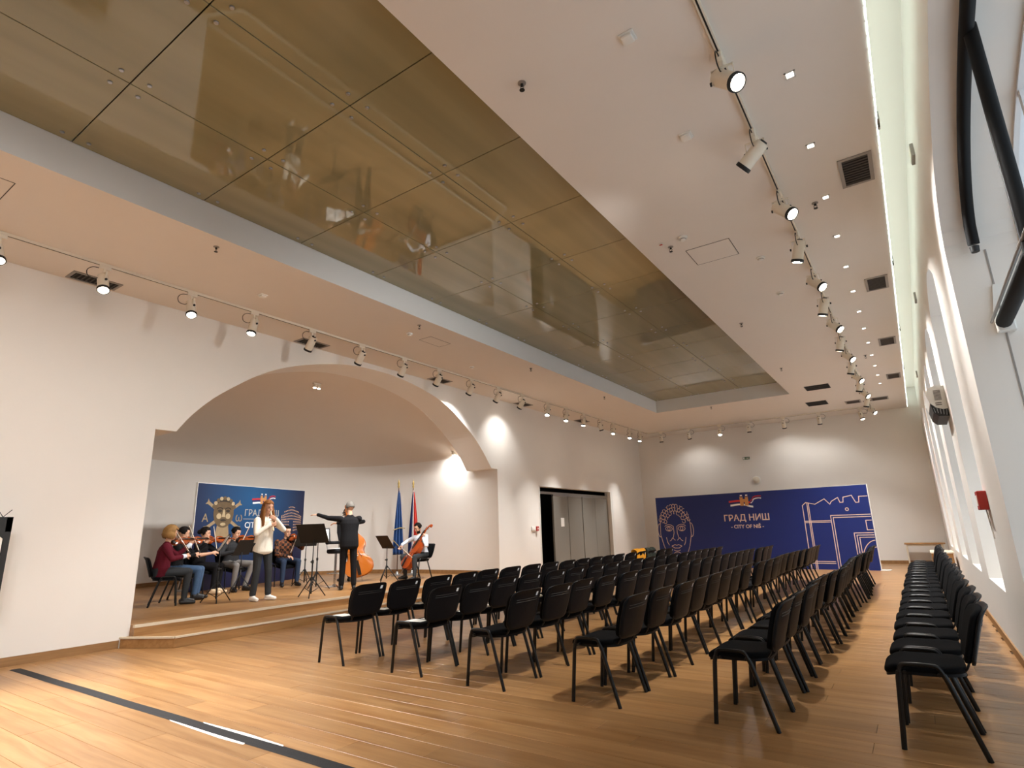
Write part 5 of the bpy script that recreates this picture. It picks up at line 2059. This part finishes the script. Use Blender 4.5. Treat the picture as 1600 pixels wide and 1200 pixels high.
        link('hair_length', hme, ho)
    if style == 'tied':
        MB().ball(HM @ V(-.115, 0, .02), (.045, .05, .05), 14, 0, R3).build('hair_bun', hair, ho, True)
    if beard:
        bm_ = MB()
        vs, fs = [], []
        nb_ = 20
        for i in range(8):
            f = i / 7
            for j in range(nb_ + 1):
                a_ = math.radians(-100 + 200 * j / nb_)
                rr_ = (.068 + .0 * f) * (1 - .30 * f)
                vs.append(HM @ V(.026 + .052 * math.cos(a_) * (1 - .15 * f) + .003, rr_ * math.sin(a_), -.055 - .065 * f))
        for i in range(7):
            for j in range(nb_):
                fs.append((i * (nb_ + 1) + j, i * (nb_ + 1) + j + 1, (i + 1) * (nb_ + 1) + j + 1, (i + 1) * (nb_ + 1) + j))
        bo = bm_.add(vs, fs).build('beard', hair, root, True)
        md = bo.modifiers.new('thickness', 'SOLIDIFY')
        md.thickness = .014
        md.offset = 0
    if stripes:
        for s_ in (1, -1):
            an, fd = ank[s_]
            sd = V(fd.y, -fd.x, 0)
            for sgn in (-1, 1):
                for k in range(3):
                    c = an + fd * (.035 + .028 * k) + sd * sgn * .041
                    MB().bar(c + V(0, 0, -.075), c - fd * .022 - sd * sgn * .008 + V(0, 0, -.02), .013, .006, up=sd).build('shoe_stripe', 'shoe_white', root)
    return root


def to_world(root_loc, face, p):
    a_ = math.atan2(face[1], face[0])
    return V(*root_loc) + Matrix.Rotation(a_, 3, 'Z') @ V(*p)


def dir_world(face, d):
    return Matrix.Rotation(math.atan2(face[1], face[0]), 3, 'Z') @ V(*d)


def stage_chair(loc, face, label):
    c = copy_tree(proto_chair)
    a_ = math.atan2(face[1], face[0])
    f = V(math.cos(a_), math.sin(a_), 0)
    c.location = V(*loc) + f * .075
    c.rotation_euler = (0, 0, a_ + PI)
    tag(c, label, 'chair', 'black chairs on the stage')
    return c


def violinist(label, who, loc, face, head=(.8, .35, -.25), vdir=(.80, .58, .0), down=False, lower=0.0, **kw):
    loc = (loc[0], loc[1], STZ)
    nbz = .585 + .455
    vd = V(*vdir).normalized()
    n_ = V(.15, -.7, .7)
    n_ = (n_ - vd * n_.dot(vd)).normalized()
    tail = V(.085, .065, nbz + .035)
    ax = vd.cross(n_).normalized()
    B = tail + vd * .165 + n_ * .055
    frog = B + ax * .40
    scr = tail + vd * .46
    lw = scr + V(-.03, -.005, -.085) - vd * .01
    Lh = (lw, vd * .35 + V(0, 0, .9), -vd * .2 + V(0, -.9, .2), 1.0, (.1, .5, -1))
    if down:
        Rh = ((.30, -.02, .66), (.5, .7, -.2), (0, .2, -1), .7, (-.2, -.6, -.5))
    else:
        rw = frog - V(.055, -.0, -.0) + ax * .05 - vd * .05
        Rh = (rw, (frog - rw) + vd * .06, -ax * .6 + V(.2, .2, -.6), 1.0, (-.1, -.8, -.6))
    person(label, loc, face, seated=True, head=head, Lh=Lh, Rh=Rh, **kw)
    stage_chair(loc, face, 'black stacking chair under the ' + who)
    vi = string_instrument('violin', 'brown violin held by the ' + who, .356, .034, 'varnish', .37, V_OUT, 0, 'violin', 'violins of the seated players')
    orient(vi, to_world(loc, face, tail), to_world(loc, face, tail + vd), dir_world(face, n_))
    if down:
        p0, p1 = V(.36, .02, .66), V(.25, .30, 1.35)
        make_bow('bow resting with the ' + who, to_world(loc, face, p0), to_world(loc, face, p1))
    else:
        make_bow('raised bow of the ' + who, to_world(loc, face, frog + ax * .02), to_world(loc, face, B - ax * .4))


def face_to(p, q):
    d = V(q[0] - p[0], q[1] - p[1], 0).normalized()
    return (d.x, d.y)


violinist('seated blonde violinist in a maroon sweater playing', 'blonde violinist in maroon', (-11.02, 5.08), (.42, .91), (.9, .3, -.2), top='maroon', bottom='charcoal', shoe='shoe_black', hair='hair_blond', style='bob', female=True, cuff='white_shirt', long_top=.08)
violinist('seated dark haired man in black playing, blue jeans', 'man in black with jeans', (-11.62, 5.60), (.62, .78), (.95, .2, -.25), top='black_cloth', bottom='jeans', shoe='shoe_black', hair='hair_dark', style='short')
violinist('seated dark haired woman in black playing, pale gold shoes', 'woman in black with gold shoes', (-12.42, 6.44), (.80, .60), (.95, .15, -.12), top='black_cloth', bottom='black_cloth', shoe='shoe_gold', hair='hair_dark', style='tied', female=True, bare=True)
violinist('seated man in dark top and grey trousers bowing with tilted head', 'man in grey trousers', (-12.38, 7.12), (.99, .05), (.8, .4, -.35), top='grey_top', bottom='grey_trouser', shoe='shoe_black', hair='hair_dark', style='short', knees=((.42, .24, .55), (.42, -.13, .53)), feet=((.30, .18, .09), (.36, -.13, .09)))
violinist('seated man with glasses in a brown plaid shirt resting his hand', 'man in the plaid shirt', (-12.35, 8.40), (.95, -.30), (.95, .25, -.2), down=True, top='plaid', bottom='dark_jeans', shoe='shoe_black', hair='hair_dark', style='short', glasses=True, knees=((.42, .2, .535), (.42, -.13, .535)), feet=((.38, .2, .09), (.40, -.13, .09)))

# flutist
fl_loc, fl_face = (-9.86, 6.26, STZ), (.97, .10)
person('standing woman with long hair in a cream sweater playing a recorder', fl_loc, fl_face, 'cream_knit', 'charcoal', 'shoe_white', 'hair_brown', 'long', seated=False, lean=.02, female=True,
       Lh=((.235, .055, 1.40), (.1, -.85, .35), (-.8, -.2, .2), 1.2, (-.3, .9, -.8)), Rh=((.23, -.075, 1.30), (.35, .85, .15), (-.8, .1, .2), 1.2, (-.5, -.9, -.6)),
       head=(.93, -.05, -.18), feet=((.06, .13, .09), (-.04, -.11, .09)), long_top=.10)
t = empty('recorder', fl_loc, math.atan2(fl_face[1], fl_face[0]), 'slim pale recorder held by the standing woman', 'recorder')
M['pearwood'] = material('pale_pearwood', lin(226, 206, 172), .4, var=.08)
p0, p1 = V(.135, 0, 1.565), V(.27, -.02, 1.20)
d = p1 - p0
MB().tube([p0, p0 + d * .12, p0 + d * .26], [.007, .013, .016], 12).build('head_joint', 'pearwood', t, True, 50)
MB().tube([p0 + d * .26, p0 + d * .84], [.0135, .0115], 12).build('body_joint', 'pearwood', t, True, 50)
MB().tube([p0 + d * .84, p0 + d * .9, p1], [.014, .015, .018], 12).build('foot_joint', 'pearwood', t, True, 50)
m_ = MB()
for k in range(6):
    m_.ball(p0 + d * (.36 + .08 * k) + V(.012, 0, .005), .003, 6)
m_.build('finger_hole', 'dark', t)

# conductor seen from behind
person('standing grey haired conductor in black with arm stretched left', (-9.84, 8.20, STZ), (-.84, .54), 'black_cloth', 'black_cloth', 'shoe_black', 'hair_grey', 'short', seated=False, lean=.03, hscale=1.02,
       Lh=((.34, .62, 1.52), (.62, .78, .05), (.0, .0, -1), .25, (-.3, .2, -1)), Rh=((.42, .22, 1.34), (.5, .86, -.05), (0, 0, -1), .45, (.3, -.9, -.5)),
       head=(.80, .35, .05), feet=((.04, .12, .09), (-.02, -.12, .09)), stripes=True, long_top=.10)

# cellist
c_loc, c_face = (-10.22, 10.78, STZ), (-.22, -.97)
ctail, cax = V(.44, -.10, .27), V(-.44, .36, .86).normalized()
cn = V(.9, -.05, .35)
cn = (cn - cax * cn.dot(cax)).normalized()
cbr = ctail + cax * .33 + cn * .15
cbd = V(.12, -1, -.12)
cbd = (cbd - cax * cbd.dot(cax)).normalized()
frog = cbr + cbd * .42
lw = ctail + cax * .93 + V(.02, .07, -.03)
person('seated bearded cellist in a white shirt', c_loc, c_face, 'white_shirt', 'charcoal', 'shoe_black', 'hair_dark', 'short', seated=True, lean=.08, beard=True, hips_back=.03,
       Lh=(lw, (.35, -.6, .5), (.2, -.8, -.5), 1.1, (.3, .9, -.9)), Rh=(frog - cbd * .02 + V(-.05, 0, .07), (.35, -.2, -.75), (.6, .3, .1), .9, (-.2, -.9, -.1)),
       head=(.9, .05, -.4), knees=((.38, .27, .53), (.38, -.27, .53)), feet=((.40, .30, .09), (.28, -.30, .09)))
stage_chair(c_loc, c_face, 'black stacking chair under the cellist')
ce_ = string_instrument('cello', 'red brown cello held between the knees of the cellist', .75, .115, 'varnish_cello', .36, V_OUT, .29, 'cello')
orient(ce_, to_world(c_loc, c_face, ctail), to_world(c_loc, c_face, ctail + cax), dir_world(c_face, cn))
make_bow('bow in the right hand of the cellist', to_world(c_loc, c_face, frog), to_world(c_loc, c_face, cbr - cbd * .3), .70)

# double bass and its player, mostly behind the conductor
b_loc, b_face = (-11.82, 9.78, STZ), (.52, -.85)
btail = V(.34, .50, .12)
bax = V(-.10, -.30, 1).normalized()
bn = V(1, .15, .1)
bn = (bn - bax * bn.dot(bax)).normalized()
bbr = btail + bax * .48 + bn * .22
person('bass player in black standing behind the double bass', b_loc, b_face, 'black_cloth', 'black_cloth', 'shoe_black', 'hair_dark', 'short', seated=False, lean=.06,
       Lh=(btail + bax * 1.28 + V(-.03, .07, 0), (.2, -.8, .4), (.7, 0, -.3), 1.0, (.0, 1, .2)), Rh=(bbr + V(-.02, -.38, .14), (.5, .0, -.8), (.2, .6, .1), .8, (-.4, -1, 0)), head=(.9, .2, -.2))
ba = string_instrument('double_bass', 'large honey brown double bass right of the conductor', 1.10, .19, 'varnish_bass', .36, B_OUT, .12, 'double bass')
orient(ba, to_world(b_loc, b_face, btail), to_world(b_loc, b_face, btail + bax), dir_world(b_face, bn))
make_bow('dark bow lying across the double bass strings', to_world(b_loc, b_face, bbr + V(.02, -.40, .06)), to_world(b_loc, b_face, bbr + V(.03, .4, .0)), .72)
